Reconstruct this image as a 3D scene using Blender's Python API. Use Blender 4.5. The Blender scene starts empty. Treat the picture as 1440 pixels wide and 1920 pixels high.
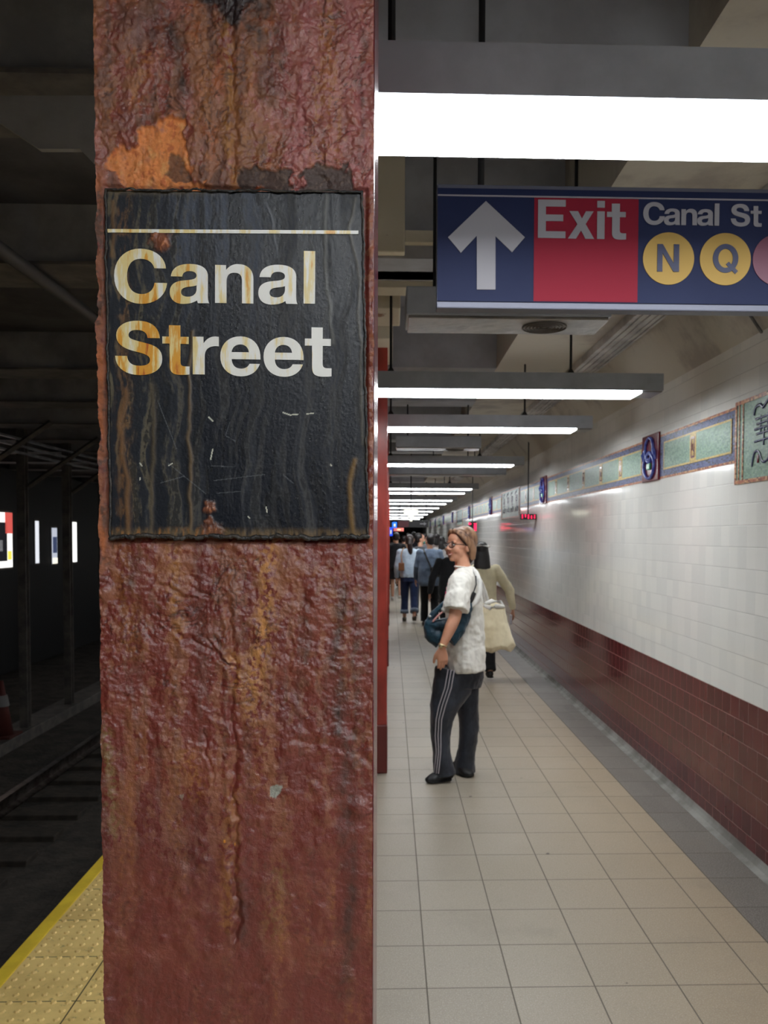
import bpy, bmesh, math, random
import numpy as np
from mathutils import Vector, Matrix
random.seed(7)
R = math.radians
SC = bpy.context.scene
COL = SC.collection
# ------------------------------------------------------------------ camera
CAM_H = 1.63; FPX = 1524.0; PPX, PPY = 777.0, 1058.0
cd = bpy.data.cameras.new('camera'); cam = bpy.data.objects.new('camera', cd); COL.objects.link(cam)
cam.matrix_world = (Matrix.Translation((0, 0, CAM_H)) @ Matrix.Rotation(R(-1.69), 4, 'Z') @
                    Matrix.Rotation(R(90-2.0), 4, 'X') @ Matrix.Rotation(R(0.2), 4, 'Z'))
cd.sensor_fit = 'VERTICAL'; cd.sensor_height = 36.0; cd.sensor_width = 27.0
cd.lens = FPX/1920*36
cd.shift_x = -(PPX-720)/1920; cd.shift_y = (PPY-960)/1920
cd.clip_start = 0.05; cd.clip_end = 200
cd.dof.use_dof = True; cd.dof.focus_distance = 1.0; cd.dof.aperture_fstop = 15.0
SC.camera = cam
CMW = cam.matrix_world.copy()
# ------------------------------------------------------------------ world and exposure
w = bpy.data.worlds.new('world'); SC.world = w; w.use_nodes = True
w.node_tree.nodes['Background'].inputs[0].default_value = (0.55, 0.6, 0.7, 1)
w.node_tree.nodes['Background'].inputs[1].default_value = 0.004
SC.view_settings.view_transform = 'Standard'; SC.view_settings.look = 'None'
SC.view_settings.gamma = 1; SC.view_settings.use_curve_mapping = False
SC.view_settings.exposure = 0.28
LAMP = 17.0            # radiance of the fluorescent lenses
LAMP_Z = 2.45; LAMP_X0, LAMP_X1 = -0.40, 1.53
# front edge of each fluorescent fixture across the platform (the last ones are behind the viewer)
LAMP_Y = [1.535, 4.55, 6.15, 9.3, 14.1, 15.5, 18.7, 20.7, 23.8, 27.2, 31, 35.2, 39.6, -0.42, -1.95, -3.5]

def at(px, py, Y):
    """point of the station plane y=Y seen at a place of the photograph"""
    d = CMW.to_3x3() @ Vector(((px-PPX)/FPX, -(py-PPY)/FPX, -1.0))
    t = Y/d.y
    return Vector((d.x*t, Y, CAM_H + d.z*t))

# ------------------------------------------------------------------ materials
def srgb(r, g, b):
    f = lambda c: (c/255/12.92) if c/255 <= .04045 else ((c/255+.055)/1.055)**2.4
    return (f(r), f(g), f(b), 1.0)

class NT:
    def __init__(s, name):
        s.m = bpy.data.materials.new(name); s.m.use_nodes = True; s.t = s.m.node_tree
        s.b = s.t.nodes['Principled BSDF']
        s.pos = s.t.nodes.new('ShaderNodeNewGeometry').outputs['Position']
    def n(s, typ, **kw):
        nd = s.t.nodes.new(typ)
        for k, v in kw.items(): setattr(nd, k, v)
        return nd
    def put(s, sock, v):
        if v is None: return
        if hasattr(v, 'is_output'): s.t.links.new(v, sock)
        else: sock.default_value = v
    def math(s, op, a, b=None, c=None, clamp=False):
        nd = s.n('ShaderNodeMath', operation=op, use_clamp=clamp)
        for i, v in enumerate((a, b, c)): s.put(nd.inputs[i], v)
        return nd.outputs[0]
    def mix(s, f, a, b):
        nd = s.n('ShaderNodeMix', data_type='RGBA'); s.put(nd.inputs[0], f); s.put(nd.inputs[6], a); s.put(nd.inputs[7], b)
        return nd.outputs[2]
    def obj(s): return s.n('ShaderNodeTexCoord').outputs['Object']
    def xyz(s, v=None):
        nd = s.n('ShaderNodeSeparateXYZ'); s.put(nd.inputs[0], v or s.pos); return nd.outputs
    def comb(s, x=0.0, y=0.0, z=0.0):
        nd = s.n('ShaderNodeCombineXYZ')
        for i, v in enumerate((x, y, z)): s.put(nd.inputs[i], v)
        return nd.outputs[0]
    def noise(s, scale, vec=None, detail=4, rough=.55, stretch=None):
        v = vec or s.pos
        if stretch:
            mp = s.n('ShaderNodeMapping'); s.put(mp.inputs[0], v); mp.inputs['Scale'].default_value = stretch; v = mp.outputs[0]
        nd = s.n('ShaderNodeTexNoise'); s.put(nd.inputs['Vector'], v)
        nd.inputs['Scale'].default_value = scale; nd.inputs['Detail'].default_value = detail; nd.inputs['Roughness'].default_value = rough
        return nd.outputs['Fac']
    def wn(s, vec):
        nd = s.n('ShaderNodeTexWhiteNoise', noise_dimensions='3D'); s.put(nd.inputs['Vector'], vec); return nd.outputs['Value']
    def sstep(s, v, a, b):
        nd = s.n('ShaderNodeMapRange', interpolation_type='SMOOTHSTEP'); s.put(nd.inputs[0], v)
        nd.inputs[1].default_value = a; nd.inputs[2].default_value = b
        return nd.outputs[0]
    def ramp(s, v, stops, const=False):
        nd = s.n('ShaderNodeValToRGB'); s.put(nd.inputs[0], v); cr = nd.color_ramp
        if const: cr.interpolation = 'CONSTANT'
        while len(cr.elements) < len(stops): cr.elements.new(0.5)
        for e, (p, c) in zip(cr.elements, stops): e.position = p; e.color = c
        return nd.outputs[0]
    def bump(s, h, strength=.5, dist=.002, normal=None):
        nd = s.n('ShaderNodeBump'); s.put(nd.inputs['Height'], h)
        nd.inputs['Strength'].default_value = strength; nd.inputs['Distance'].default_value = dist
        if normal: s.put(nd.inputs['Normal'], normal)
        s.put(s.b.inputs['Normal'], nd.outputs[0]); return nd.outputs[0]
    def fin(s, col=None, rough=None, metal=None, spec=None):
        s.put(s.b.inputs['Base Color'], col); s.put(s.b.inputs['Roughness'], rough); s.put(s.b.inputs['Metallic'], metal)
        if spec is not None: s.put(s.b.inputs['Specular IOR Level'], spec)
        return s.m

def simple(name, c, rough=.5, metal=0., c2=None, nscale=6., stretch=None, bump=None, thr=(.35, .65), spec=None):
    t = NT(name); col = c
    v = t.obj()
    if c2 is not None:
        col = t.mix(t.sstep(t.noise(nscale, v, 6, .6, stretch), *thr), c, c2)
    if bump: t.bump(t.noise(bump[0], v, 5, .6, stretch), bump[1], bump[2])
    return t.fin(col, rough, metal, spec)

def emit(name, c, strength):
    m = bpy.data.materials.new(name); m.use_nodes = True; b = m.node_tree.nodes['Principled BSDF']
    b.inputs['Base Color'].default_value = (c[0]*.8, c[1]*.8, c[2]*.8, 1)
    b.inputs['Emission Color'].default_value = c; b.inputs['Emission Strength'].default_value = strength
    return m

M = {}
# glazed wall tile: white above, oxblood dado below
def tile_wall():
    t = NT('glazed_wall_tile'); x, y, z = t.xyz()
    u = t.math('DIVIDE', y, .108)
    below = t.math('LESS_THAN', z, .79)
    v = t.math('DIVIDE', t.math('SUBTRACT', z, .79), .1125)
    row = t.math('FLOOR', v)
    off = t.math('MULTIPLY', t.math('MODULO', t.math('ABSOLUTE', row), 2.0), t.math('MULTIPLY', below, .5))
    u = t.math('ADD', u, off)
    cell = t.comb(t.math('FLOOR', u), row, 1.0)
    ed = lambda q: t.math('MULTIPLY', t.math('ABSOLUTE', t.math('SUBTRACT', t.math('FRACT', q), .5)), 2.0)
    gu = t.sstep(ed(u), .955, .985); gv = t.sstep(ed(v), .95, .982)
    g = t.math('MAXIMUM', gu, gv)
    rnd = t.wn(cell)
    # the dado's vertical joints are mostly flush and painted, only some stay open
    gr = t.math('MAXIMUM', gv, t.math('MULTIPLY', gu, t.math('ADD', .35, t.math('MULTIPLY', rnd, .5))))
    white = t.mix(rnd, srgb(244, 242, 237), srgb(234, 233, 229))
    stain = t.sstep(t.noise(1.1, None, 4, .6, (1, 1, .5)), .62, .8)
    white = t.mix(t.math('MULTIPLY', stain, .35), white, srgb(170, 168, 160))
    red = t.mix(rnd, srgb(104, 40, 42), srgb(88, 36, 37))
    sp = t.sstep(t.noise(.9, None, 3, .6), .5, .72)
    red = t.mix(t.math('MULTIPLY', sp, .5), red, srgb(112, 62, 52))
    wcol = t.mix(t.math('MULTIPLY', t.math('MAXIMUM', t.math('MULTIPLY', gu, .5), gv), .6), white, srgb(150, 145, 140))
    rcol = t.mix(t.math('MULTIPLY', gr, .75), red, srgb(178, 138, 132))
    col = t.mix(below, wcol, rcol)
    # every tile is set at a slightly different tilt
    fu = t.math('FRACT', u); fv = t.math('FRACT', v)
    r2 = t.wn(t.comb(t.math('FLOOR', u), row, 7.0))
    h = t.math('ADD', t.math('MULTIPLY', t.math('SUBTRACT', rnd, .5), fu), t.math('MULTIPLY', t.math('SUBTRACT', r2, .5), fv))
    h = t.math('ADD', t.math('MULTIPLY', h, .28), t.math('MULTIPLY', t.math('SUBTRACT', 1.0, g), .55))
    h = t.math('ADD', h, t.math('MULTIPLY', t.noise(9, None, 2), .25))
    t.bump(h, .55, .0022)
    return t.fin(col, t.math('ADD', .1, t.math('MULTIPLY', g, .5)), 0., .5)
M['wall'] = tile_wall()

def floor_tile():
    t = NT('terrazzo_floor_tile'); x, y, z = t.xyz(); T = .305
    u = t.math('DIVIDE', t.math('SUBTRACT', x, .135), T); v = t.math('DIVIDE', t.math('SUBTRACT', y, 2.872), T)
    ed = lambda q: t.math('MULTIPLY', t.math('ABSOLUTE', t.math('SUBTRACT', t.math('FRACT', q), .5)), 2.0)
    grey = t.math('GREATER_THAN', x, 1.52)
    gu = t.math('MULTIPLY', t.sstep(ed(u), .976, .99), t.math('LESS_THAN', x, 1.5))
    gb = t.math('LESS_THAN', t.math('ABSOLUTE', t.math('SUBTRACT', x, 1.52)), .0028)
    g = t.math('MAXIMUM', t.math('MAXIMUM', gu, gb), t.sstep(ed(v), .978, .991))
    rnd = t.wn(t.comb(t.math('FLOOR', u), t.math('FLOOR', v), 3.0))
    base = t.mix(rnd, srgb(170, 160, 143), srgb(160, 150, 134))
    warm = t.math('MULTIPLY', t.sstep(x, .3, 1.5), .7)
    base = t.mix(warm, base, srgb(172, 151, 122))
    base = t.mix(grey, base, t.mix(rnd, srgb(122, 116, 110), srgb(110, 104, 99)))
    sp = t.noise(190, None, 2, .6); sp2 = t.noise(70, None, 3, .7)
    base = t.mix(t.math('MULTIPLY', t.sstep(sp, .5, .68), .45), base, srgb(206, 198, 186))
    base = t.mix(t.math('MULTIPLY', t.sstep(sp2, .55, .75), .4), base, srgb(128, 118, 106))
    dirt = t.sstep(t.noise(1.7, None, 7, .65), .5, .75)
    base = t.mix(t.math('MULTIPLY', dirt, .35), base, srgb(132, 122, 108))
    spots = t.sstep(t.noise(13, None, 1, .3), .80, .83)
    base = t.mix(spots, base, srgb(95, 86, 76))
    col = t.mix(t.math('MULTIPLY', g, .85), base, srgb(92, 86, 78))
    t.bump(t.math('SUBTRACT', t.math('MULTIPLY', sp, .25), g), .35, .0015)
    rg = t.math('ADD', .30, t.math('MULTIPLY', t.noise(2.3, None, 5), .22))
    return t.fin(col, t.math('ADD', rg, t.math('MULTIPLY', g, .4)), 0., .5)
M['floor'] = floor_tile()

M['cove'] = simple('floor_cove_cement', srgb(150, 148, 142), .6, c2=srgb(110, 106, 100), nscale=4)
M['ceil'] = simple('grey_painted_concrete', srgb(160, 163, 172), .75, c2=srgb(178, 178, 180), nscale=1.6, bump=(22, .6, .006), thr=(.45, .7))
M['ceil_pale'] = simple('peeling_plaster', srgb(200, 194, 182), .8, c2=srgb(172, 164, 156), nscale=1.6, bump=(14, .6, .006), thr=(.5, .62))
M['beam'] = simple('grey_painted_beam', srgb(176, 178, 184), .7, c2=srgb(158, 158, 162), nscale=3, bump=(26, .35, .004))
M['cream'] = simple('cream_peeling_concrete', srgb(222, 212, 190), .8, c2=srgb(150, 108, 80), nscale=5, bump=(18, .6, .006), thr=(.62, .68))
M['trackdark'] = simple('grimy_dimmed_concrete', srgb(44, 42, 42), .85, c2=srgb(30, 29, 30), nscale=2.2, bump=(12, .6, .01))  # grime, plus the dimness of the track side put into the tone
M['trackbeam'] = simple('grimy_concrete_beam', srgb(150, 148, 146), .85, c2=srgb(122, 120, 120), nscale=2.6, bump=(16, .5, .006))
M['trackceil'] = simple('grimy_dimmed_plaster', srgb(92, 90, 92), .85, c2=srgb(70, 68, 70), nscale=2.2, bump=(16, .5, .006))  # kept dark to stand in for the unlit depth over the tracks
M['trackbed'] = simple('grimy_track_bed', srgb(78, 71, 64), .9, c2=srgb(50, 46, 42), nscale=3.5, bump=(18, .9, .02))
M['tie'] = simple('creosoted_timber', srgb(72, 64, 56), .85, c2=srgb(50, 45, 40), nscale=5, bump=(20, .6, .01))
M['rail'] = simple('worn_steel_rail', srgb(120, 112, 106), .35, 1.0, c2=srgb(70, 56, 48), nscale=8)
M['steel_dark'] = simple('dark_painted_steel', srgb(112, 106, 100), .6, c2=srgb(84, 80, 78), nscale=6)
M['conduit'] = simple('galvanized_conduit', srgb(126, 126, 128), .4, .6, c2=srgb(92, 92, 94), nscale=5)
M['chan'] = simple('ribbed_metal_raceway', srgb(214, 212, 210), .5, .2, c2=srgb(160, 158, 158), nscale=3.2)
M['housing'] = simple('grey_enamel_housing', srgb(176, 182, 192), .45, .0, c2=srgb(158, 163, 172), nscale=4, spec=.4)
M['zinc'] = simple('dented_zinc_sheet', srgb(168, 164, 158), .3, .8, c2=srgb(132, 128, 124), nscale=5, bump=(6, .5, .01))
M['black'] = simple('black_metal', srgb(26, 26, 28), .5)
M['redpaint'] = simple('oxblood_gloss_paint', srgb(168, 62, 52), .28, c2=srgb(138, 50, 42), nscale=9, stretch=(1, 1, .4), bump=(30, .35, .004))
M['lens'] = emit('fluorescent_lens', (0.94, 0.98, 1.0, 1), LAMP)
M['lens_off'] = simple('unlit_lens', srgb(150, 146, 142), .3)

def tesserae(name, cols, w_=.019, h_=.0095, grout=(120, 115, 105)):
    t = NT(name); x, y, z = t.xyz()
    v = t.math('DIVIDE', z, h_); row = t.math('FLOOR', v)
    u = t.math('ADD', t.math('DIVIDE', y, w_), t.wn(t.comb(row, 3.3, 0.)))
    cell = t.comb(t.math('FLOOR', u), row, 0.); rnd = t.wn(cell)
    n = len(cols); c = t.ramp(rnd, [(i/n, srgb(*q)) for i, q in enumerate(cols)], True)
    ed = lambda q: t.math('MULTIPLY', t.math('ABSOLUTE', t.math('SUBTRACT', t.math('FRACT', q), .5)), 2.0)
    g = t.math('MAXIMUM', t.sstep(ed(u), .86, .96), t.sstep(ed(v), .8, .93))
    col = t.mix(t.math('MULTIPLY', g, .6), c, srgb(*grout))
    t.bump(t.math('ADD', t.math('SUBTRACT', 1.0, g), rnd), .5, .0015)
    return t.fin(col, .32, 0., .4)
M['ms_blue'] = tesserae('blue_tesserae', [(58, 70, 124), (78, 92, 148), (44, 54, 104), (88, 100, 148), (24, 26, 44), (66, 80, 136)])
M['ms_green'] = tesserae('sage_green_tesserae', [(128, 164, 140), (140, 176, 150), (112, 148, 128), (148, 180, 160), (126, 160, 146)])
M['ms_yel'] = tesserae('yellow_tesserae', [(214, 184, 96), (224, 196, 112), (200, 168, 88), (218, 190, 120)])
M['ms_rust'] = tesserae('terracotta_tesserae', [(176, 96, 62), (206, 140, 88), (140, 66, 48), (190, 116, 80), (214, 166, 116)])
M['ms_maroon'] = simple('maroon_glazed_plaque', srgb(104, 26, 40), .2)
M['cobalt'] = simple('cobalt_glaze', srgb(52, 64, 150), .15, c2=srgb(90, 110, 190), nscale=30)
M['ink'] = simple('indigo_brush_tile', srgb(38, 46, 92), .25)
M['jade'] = simple('jade_glaze', srgb(74, 160, 130), .2)

# ------------------------------------------------------------------ mesh helpers
def link(o, parent=None):
    COL.objects.link(o)
    if parent: o.parent = parent
    return o
def tag(o, label=None, cat=None, group=None, kind=None):
    if label: o['label'] = label
    if cat: o['category'] = cat
    if group: o['group'] = group
    if kind: o['kind'] = kind
    return o
def mk(name, bm, mat, parent=None, smooth=False):
    me = bpy.data.meshes.new(name); bmesh.ops.recalc_face_normals(bm, faces=bm.faces[:]); bm.to_mesh(me); bm.free()
    if mat:
        for q in (mat if isinstance(mat, (list, tuple)) else [mat]): me.materials.append(q)
    if smooth: me.polygons.foreach_set('use_smooth', [True]*len(me.polygons))
    return link(bpy.data.objects.new(name, me), parent)
def empty(name, loc=(0, 0, 0), rz=0):
    o = bpy.data.objects.new(name, None); o.location = loc; o.rotation_euler = (0, 0, rz); o.empty_display_size = .1
    return link(o)
def box(bm, x0, x1, y0, y1, z0, z1, mi=0, bevel=0):
    vs = [bm.verts.new((x, y, z)) for x in (x0, x1) for y in (y0, y1) for z in (z0, z1)]
    fs = []
    for q in ((0, 1, 3, 2), (4, 6, 7, 5), (0, 4, 5, 1), (2, 3, 7, 6), (0, 2, 6, 4), (1, 5, 7, 3)):
        f = bm.faces.new([vs[i] for i in q]); f.material_index = mi; fs.append(f)
    if bevel:
        es = list({e for f in fs for e in f.edges})
        bmesh.ops.bevel(bm, geom=es, offset=bevel, segments=2, profile=.6, affect='EDGES', material=mi)
    return vs
def BX(name, dims, mat, parent=None, bevel=0):
    bm = bmesh.new(); box(bm, *dims, bevel=bevel); return mk(name, bm, mat, parent)
def prism(bm, poly, axis, a, b, mi=0):
    """poly = list of 2D points, extruded along axis from a to b"""
    def P(p, t):
        return {'x': (t, p[0], p[1]), 'y': (p[0], t, p[1]), 'z': (p[0], p[1], t)}[axis]
    A = [bm.verts.new(P(p, a)) for p in poly]; B = [bm.verts.new(P(p, b)) for p in poly]
    n = len(poly)
    for i in range(n): bm.faces.new((A[i], A[(i+1) % n], B[(i+1) % n], B[i])).material_index = mi
    bm.faces.new(A[::-1]).material_index = mi; bm.faces.new(B).material_index = mi
def tube(bm, pts, rad, ref=(1, 0, 0), n=14, cap=True, mi=0):
    pts = [Vector(p) for p in pts]; m = len(pts); ref = Vector(ref)
    rad = [(r, r) if not isinstance(r, (tuple, list)) else tuple(r) for r in rad]
    T = []
    for i in range(m):
        t = pts[min(i+1, m-1)] - pts[max(i-1, 0)]; T.append(t.normalized() if t.length > 1e-9 else Vector((0, 0, 1)))
    P, RR, TT = list(pts), list(rad), list(T)
    if cap:
        for end in (0, -1):
            r = min(rad[end]); s = -1 if end == 0 else 1
            for k, (o, f) in enumerate(((.45, .88), (.78, .6), (.97, .22))):
                q = pts[end] + T[end]*s*r*o; e = tuple(v*f for v in rad[end])
                if end == 0: P.insert(0, q); RR.insert(0, e); TT.insert(0, T[0])
                else: P.append(q); RR.append(e); TT.append(T[-1])
    rings = []
    for p, r, t in zip(P, RR, TT):
        a = ref - t*ref.dot(t)
        if a.length < 1e-4: a = Vector((0, 1, 0)) - t*t.y
        a.normalize(); b = t.cross(a)
        rings.append([bm.verts.new(p + a*(math.cos(2*math.pi*k/n)*r[0]) + b*(math.sin(2*math.pi*k/n)*r[1])) for k in range(n)])
    for A, B in zip(rings, rings[1:]):
        for k in range(n): bm.faces.new((A[k], A[(k+1) % n], B[(k+1) % n], B[k])).material_index = mi
    bm.faces.new(rings[0][::-1]).material_index = mi; bm.faces.new(rings[-1]).material_index = mi
def ball(bm, c, r, rot=None, seg=20):
    r = (r, r, r) if not isinstance(r, (tuple, list)) else r
    m = Matrix.Translation(c) @ (rot.to_4x4() if rot else Matrix.Identity(4)) @ Matrix.Diagonal((*r, 1))
    bmesh.ops.create_uvsphere(bm, u_segments=seg, v_segments=max(8, seg*2//3), radius=1, matrix=m)
def cyl(bm, c, r, h, axis='z', n=24, r2=None):
    rot = {'z': Matrix.Identity(4), 'x': Matrix.Rotation(R(90), 4, 'Y'), 'y': Matrix.Rotation(R(90), 4, 'X')}[axis]
    bmesh.ops.create_cone(bm, cap_ends=True, segments=n, radius1=r, radius2=r if r2 is None else r2, depth=h, matrix=Matrix.Translation(c) @ rot)
def S(o): tag(o, kind='structure'); return o
def copy_tree(o, parent=None):
    c = o.copy(); COL.objects.link(c); c.parent = parent
    for ch in [q for q in COL.objects if q.parent == o]: copy_tree(ch, c)
    return c

# ================================================================== THE STATION SHELL
Y0, Y1 = -8.0, 46.0
WX = 1.82; CZ = 2.95; EX = -1.46
S(BX('floor', (-0.79, WX+.3, Y0, Y1, -.12, 0), M['floor']))
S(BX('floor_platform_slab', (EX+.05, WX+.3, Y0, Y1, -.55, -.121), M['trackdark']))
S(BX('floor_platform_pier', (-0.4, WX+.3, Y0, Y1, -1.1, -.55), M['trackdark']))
S(BX('wall_right', (WX, WX+.2, Y0, Y1, 0, 2.64), M['wall']))
bm = bmesh.new(); prism(bm, [(WX-.055, 0.0015), (WX+.001, 0.0015), (WX+.001, .05), (WX-.008, .03), (WX-.02, .012)], 'y', Y0, Y1)
S(mk('baseboard_right', bm, M['cove']))
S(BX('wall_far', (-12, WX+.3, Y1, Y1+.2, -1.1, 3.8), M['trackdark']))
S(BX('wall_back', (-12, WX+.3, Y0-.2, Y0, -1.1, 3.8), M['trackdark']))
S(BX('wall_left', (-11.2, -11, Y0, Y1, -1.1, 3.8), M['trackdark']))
# ceiling of the platform: flat strip with a sloping haunch down to the tiled wall
bm = bmesh.new(); prism(bm, [(.83, CZ), (1.60, CZ), (WX, 2.64), (WX+.2, 2.64), (WX+.2, 3.7), (.83, 3.7)], 'y', Y0, Y1)
S(mk('ceiling', bm, M['ceil_pale']))
S(BX('ceiling_coffer_slab', (-.42, .83, Y0, Y1, 3.42, 3.7), M['ceil']))
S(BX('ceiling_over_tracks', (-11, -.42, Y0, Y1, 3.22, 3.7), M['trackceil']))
beam_y = [-6.4, -4.0, -2.4, -.8, .75, 2.30, 3.92, 6.42, 8.0, 9.6, 11.2, 12.8, 14.6, 16.3, 18, 20, 22, 24.5, 27, 30, 33, 36, 39, 42]
for i, y in enumerate(beam_y):
    th = .34
    S(BX('ceiling_beam', (-.42, .83, y, y+th, CZ, 3.42), M['beam']))
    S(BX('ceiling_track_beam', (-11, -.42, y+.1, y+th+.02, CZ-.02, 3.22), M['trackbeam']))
    bm = bmesh.new(); box(bm, -11, -.42, y+.04, y+th+.08, CZ-.035, CZ-.02)
    S(mk('ceiling_track_beam_flange', bm, M['steel_dark']))
# haunch plate under the second track beam
bm = bmesh.new()
pl = [at(-75, 179, 2.38), at(73, 279, 2.38), at(150, 279, 2.38), at(176, 306, 2.38), at(260, 306, 2.38), at(260, 179, 2.38)]
prism(bm, [(p.x, p.z) for p in pl], 'y', 2.38, 2.40); S(mk('ceiling_haunch_plate', bm, M['trackbeam']))
# concrete girder blocks in line with the columns
for (x1, y0, y1, z0, z1, nm) in ((.064, 3.86, 3.92, CZ+.01, 3.42, 'ceiling_girder_block'), (.054, 4.70, 5.1, CZ-.02, 3.14, 'ceiling_girder_block'),
                             (.012, 5.30, 6.1, CZ-.05, 3.10, 'ceiling_girder_block')):
    bm = bmesh.new(); box(bm, -.41, x1, y0, y1, z0, z1, bevel=.008); S(mk(nm, bm, M['cream']))
S(BX('ceiling_ledge', (.0655, .30, 3.87, 3.915, 3.01, 3.065), M['cream']))
S(BX('ceiling_soffit_strip', (-.41, .6, 4.27, 4.42, CZ-.03, 3.41), M['cream']))
S(BX('ceiling_soffit_strip', (-.41, .6, 4.11, 4.24, CZ+.0, 3.41), M['beam']))

# platform edge: yellow tactile tiles with truncated domes and a smooth nosing
def tactile():
    t = NT('yellow_tactile_tile'); x, y, z = t.xyz()
    ed = lambda q: t.math('MULTIPLY', t.math('ABSOLUTE', t.math('SUBTRACT', t.math('FRACT', q), .5)), 2.0)
    g = t.math('MAXIMUM', t.sstep(ed(t.math('DIVIDE', t.math('ADD', x, 1.095), .305)), .978, .99),
               t.sstep(ed(t.math('DIVIDE', t.math('SUBTRACT', y, 3.12), .302)), .978, .99))
    c = t.mix(t.sstep(t.noise(5, None, 6, .65), .4, .7), srgb(248, 216, 140), srgb(226, 194, 122))
    c = t.mix(t.math('MULTIPLY', t.sstep(t.noise(26, None, 4, .7), .58, .74), .6), c, srgb(96, 80, 52))
    return t.fin(t.mix(g, c, srgb(70, 58, 36)), .45, 0., .5)
M['tactile'] = tactile()
M['yellow'] = simple('yellow_edge_paint', srgb(246, 214, 66), .45, c2=srgb(228, 194, 60), nscale=6)
bm = bmesh.new()
box(bm, -1.397, -.79, Y0, Y1, -.12, .002)
for j in range(int((11.0-1.2)/.0503)):
    for i in range(12):
        x = -1.372 + i*.0508; y = 1.2 + j*.0503
        a = [bm.verts.new((x+math.cos(k*math.pi/4)*.0125, y+math.sin(k*math.pi/4)*.0125, .0015)) for k in range(8)]
        b = [bm.verts.new((x+math.cos(k*math.pi/4)*.0075, y+math.sin(k*math.pi/4)*.0075, .0072)) for k in range(8)]
        for k in range(8): bm.faces.new((a[k], a[(k+1) % 8], b[(k+1) % 8], b[k]))
        bm.faces.new(b)
S(mk('trim_1', bm, M['tactile']))
bm = bmesh.new(); box(bm, EX, -1.398, Y0, Y1, -.10, .004, bevel=.004); S(mk('trim_2', bm, M['yellow']))

# ------------------------------------------------------------------ tracks
TZ = -1.1
bm = bmesh.new(); box(bm, -11, -.4, Y0, Y1, TZ-.3, TZ-.05); S(mk('floor_track_invert', bm, M['trackbed']))
bm = bmesh.new(); box(bm, -2.50, -1.2, Y0, Y1, TZ-.12, TZ+.02); box(bm, -4.75, -3.9, Y0, Y1, TZ-.12, TZ); S(mk('floor_track_shoulder', bm, M['trackbed']))
bm = bmesh.new(); box(bm, -3.02, -2.55, Y0, Y1, TZ-.12, TZ-.03); S(mk('floor_trough_bench', bm, M['trackbed']))
def rail(x):
    bm = bmesh.new()
    prism(bm, [(x-.07, TZ), (x+.07, TZ), (x+.07, TZ+.015), (x+.012, TZ+.035), (x+.012, TZ+.11), (x+.036, TZ+.125), (x+.036, TZ+.15),
               (x-.036, TZ+.15), (x-.036, TZ+.125), (x-.012, TZ+.11), (x-.012, TZ+.035), (x-.07, TZ+.015)], 'y', Y0, Y1)
    return mk('rail', bm, M['rail'])
tag(rail(-3.80), 'dull steel running rail farther from the platform, beside the dark column row', 'rail', 'rails of the near track')
tag(rail(-2.25), 'dull steel running rail nearer the yellow platform edge', 'rail', 'rails of the near track')
bm = bmesh.new(); box(bm, 0, .86, 0, .24, -.11, 0, bevel=.01)
tie0 = mk('track_tie', bm, M['tie'])
for i in range(46):
    o = tie0 if i == 0 else tie0.copy()
    if i: COL.objects.link(o)
    o.location = (-3.90, 1.2+i*.56, TZ)
    tag(o, 'dark timber half tie under the far running rail of the near track', 'tie', 'timber ties under the far rail')
# kerb and column row between the tracks
bm = bmesh.new(); box(bm, -5.25, -4.86, Y0, Y1, TZ-.12, TZ+.10, bevel=.01); S(mk('trim_3', bm, M['steel_dark']))
bm = bmesh.new(); box(bm, -.055, .055, -.055, -.043, 0, 4.05); box(bm, -.055, .055, .043, .055, 0, 4.05); box(bm, -.008, .008, -.05, .05, 0, 4.05)
c0 = mk('track_column', bm, M['steel_dark'])
colx, coly = -4.99, [6.6, 8.1, 9.65, 11.2, 12.72, 14.25, 15.8, 17.3, 18.8, 20.3, 21.8, 23.3]
for i, y in enumerate(coly):
    o = c0 if i == 0 else c0.copy()
    if i: COL.objects.link(o)
    o.location = (colx, y, TZ+.10)
    tag(o, {3: 'dark steel column between the tracks, standing right beside the traffic cone', 4: 'dark steel column between the tracks, next one right of the column by the cone'}.get(i, 'dark slender steel column in the row between the tracks'), 'column', 'steel columns between the tracks')
for k, z in enumerate((2.87, 2.78, 2.69)):
    bm = bmesh.new(); box(bm, -4.90+k*.0, -4.86+k*.0, 2, 30, z, z+.03)
    tag(mk('cable_rail', bm, M['conduit']), ['topmost of three thin grey rails high along the column row', 'middle of three thin grey rails high along the column row', 'lowest of three thin grey rails high along the column row'][k], 'rail', 'thin rails along the column row')
b0 = None
for i, y in enumerate(coly[:10]):
    if b0 is None:
        bm = bmesh.new(); tube(bm, [(0, 0, 0), (.95, 0, .66)], [.035, .035], ref=(0, 1, 0), n=4, cap=False); b0 = mk('diagonal_brace', bm, M['steel_dark']); o = b0
    else: o = b0.copy(); COL.objects.link(o)
    o.location = (colx+.08, y, 2.28)
    tag(o, 'dark diagonal brace rising from a column between the tracks to the ceiling', 'brace', 'diagonal braces of the track columns')
bm = bmesh.new(); tube(bm, [(-1.70, Y0, 2.87), (-1.70, 24, 2.87)], [.032, .032], n=12)
tag(mk('ceiling_pipe', bm, simple('sooty_pipe_paint', srgb(74, 72, 72), .6), None, True), 'long dark grey pipe under the ceiling over the platform edge', 'pipe')
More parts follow.
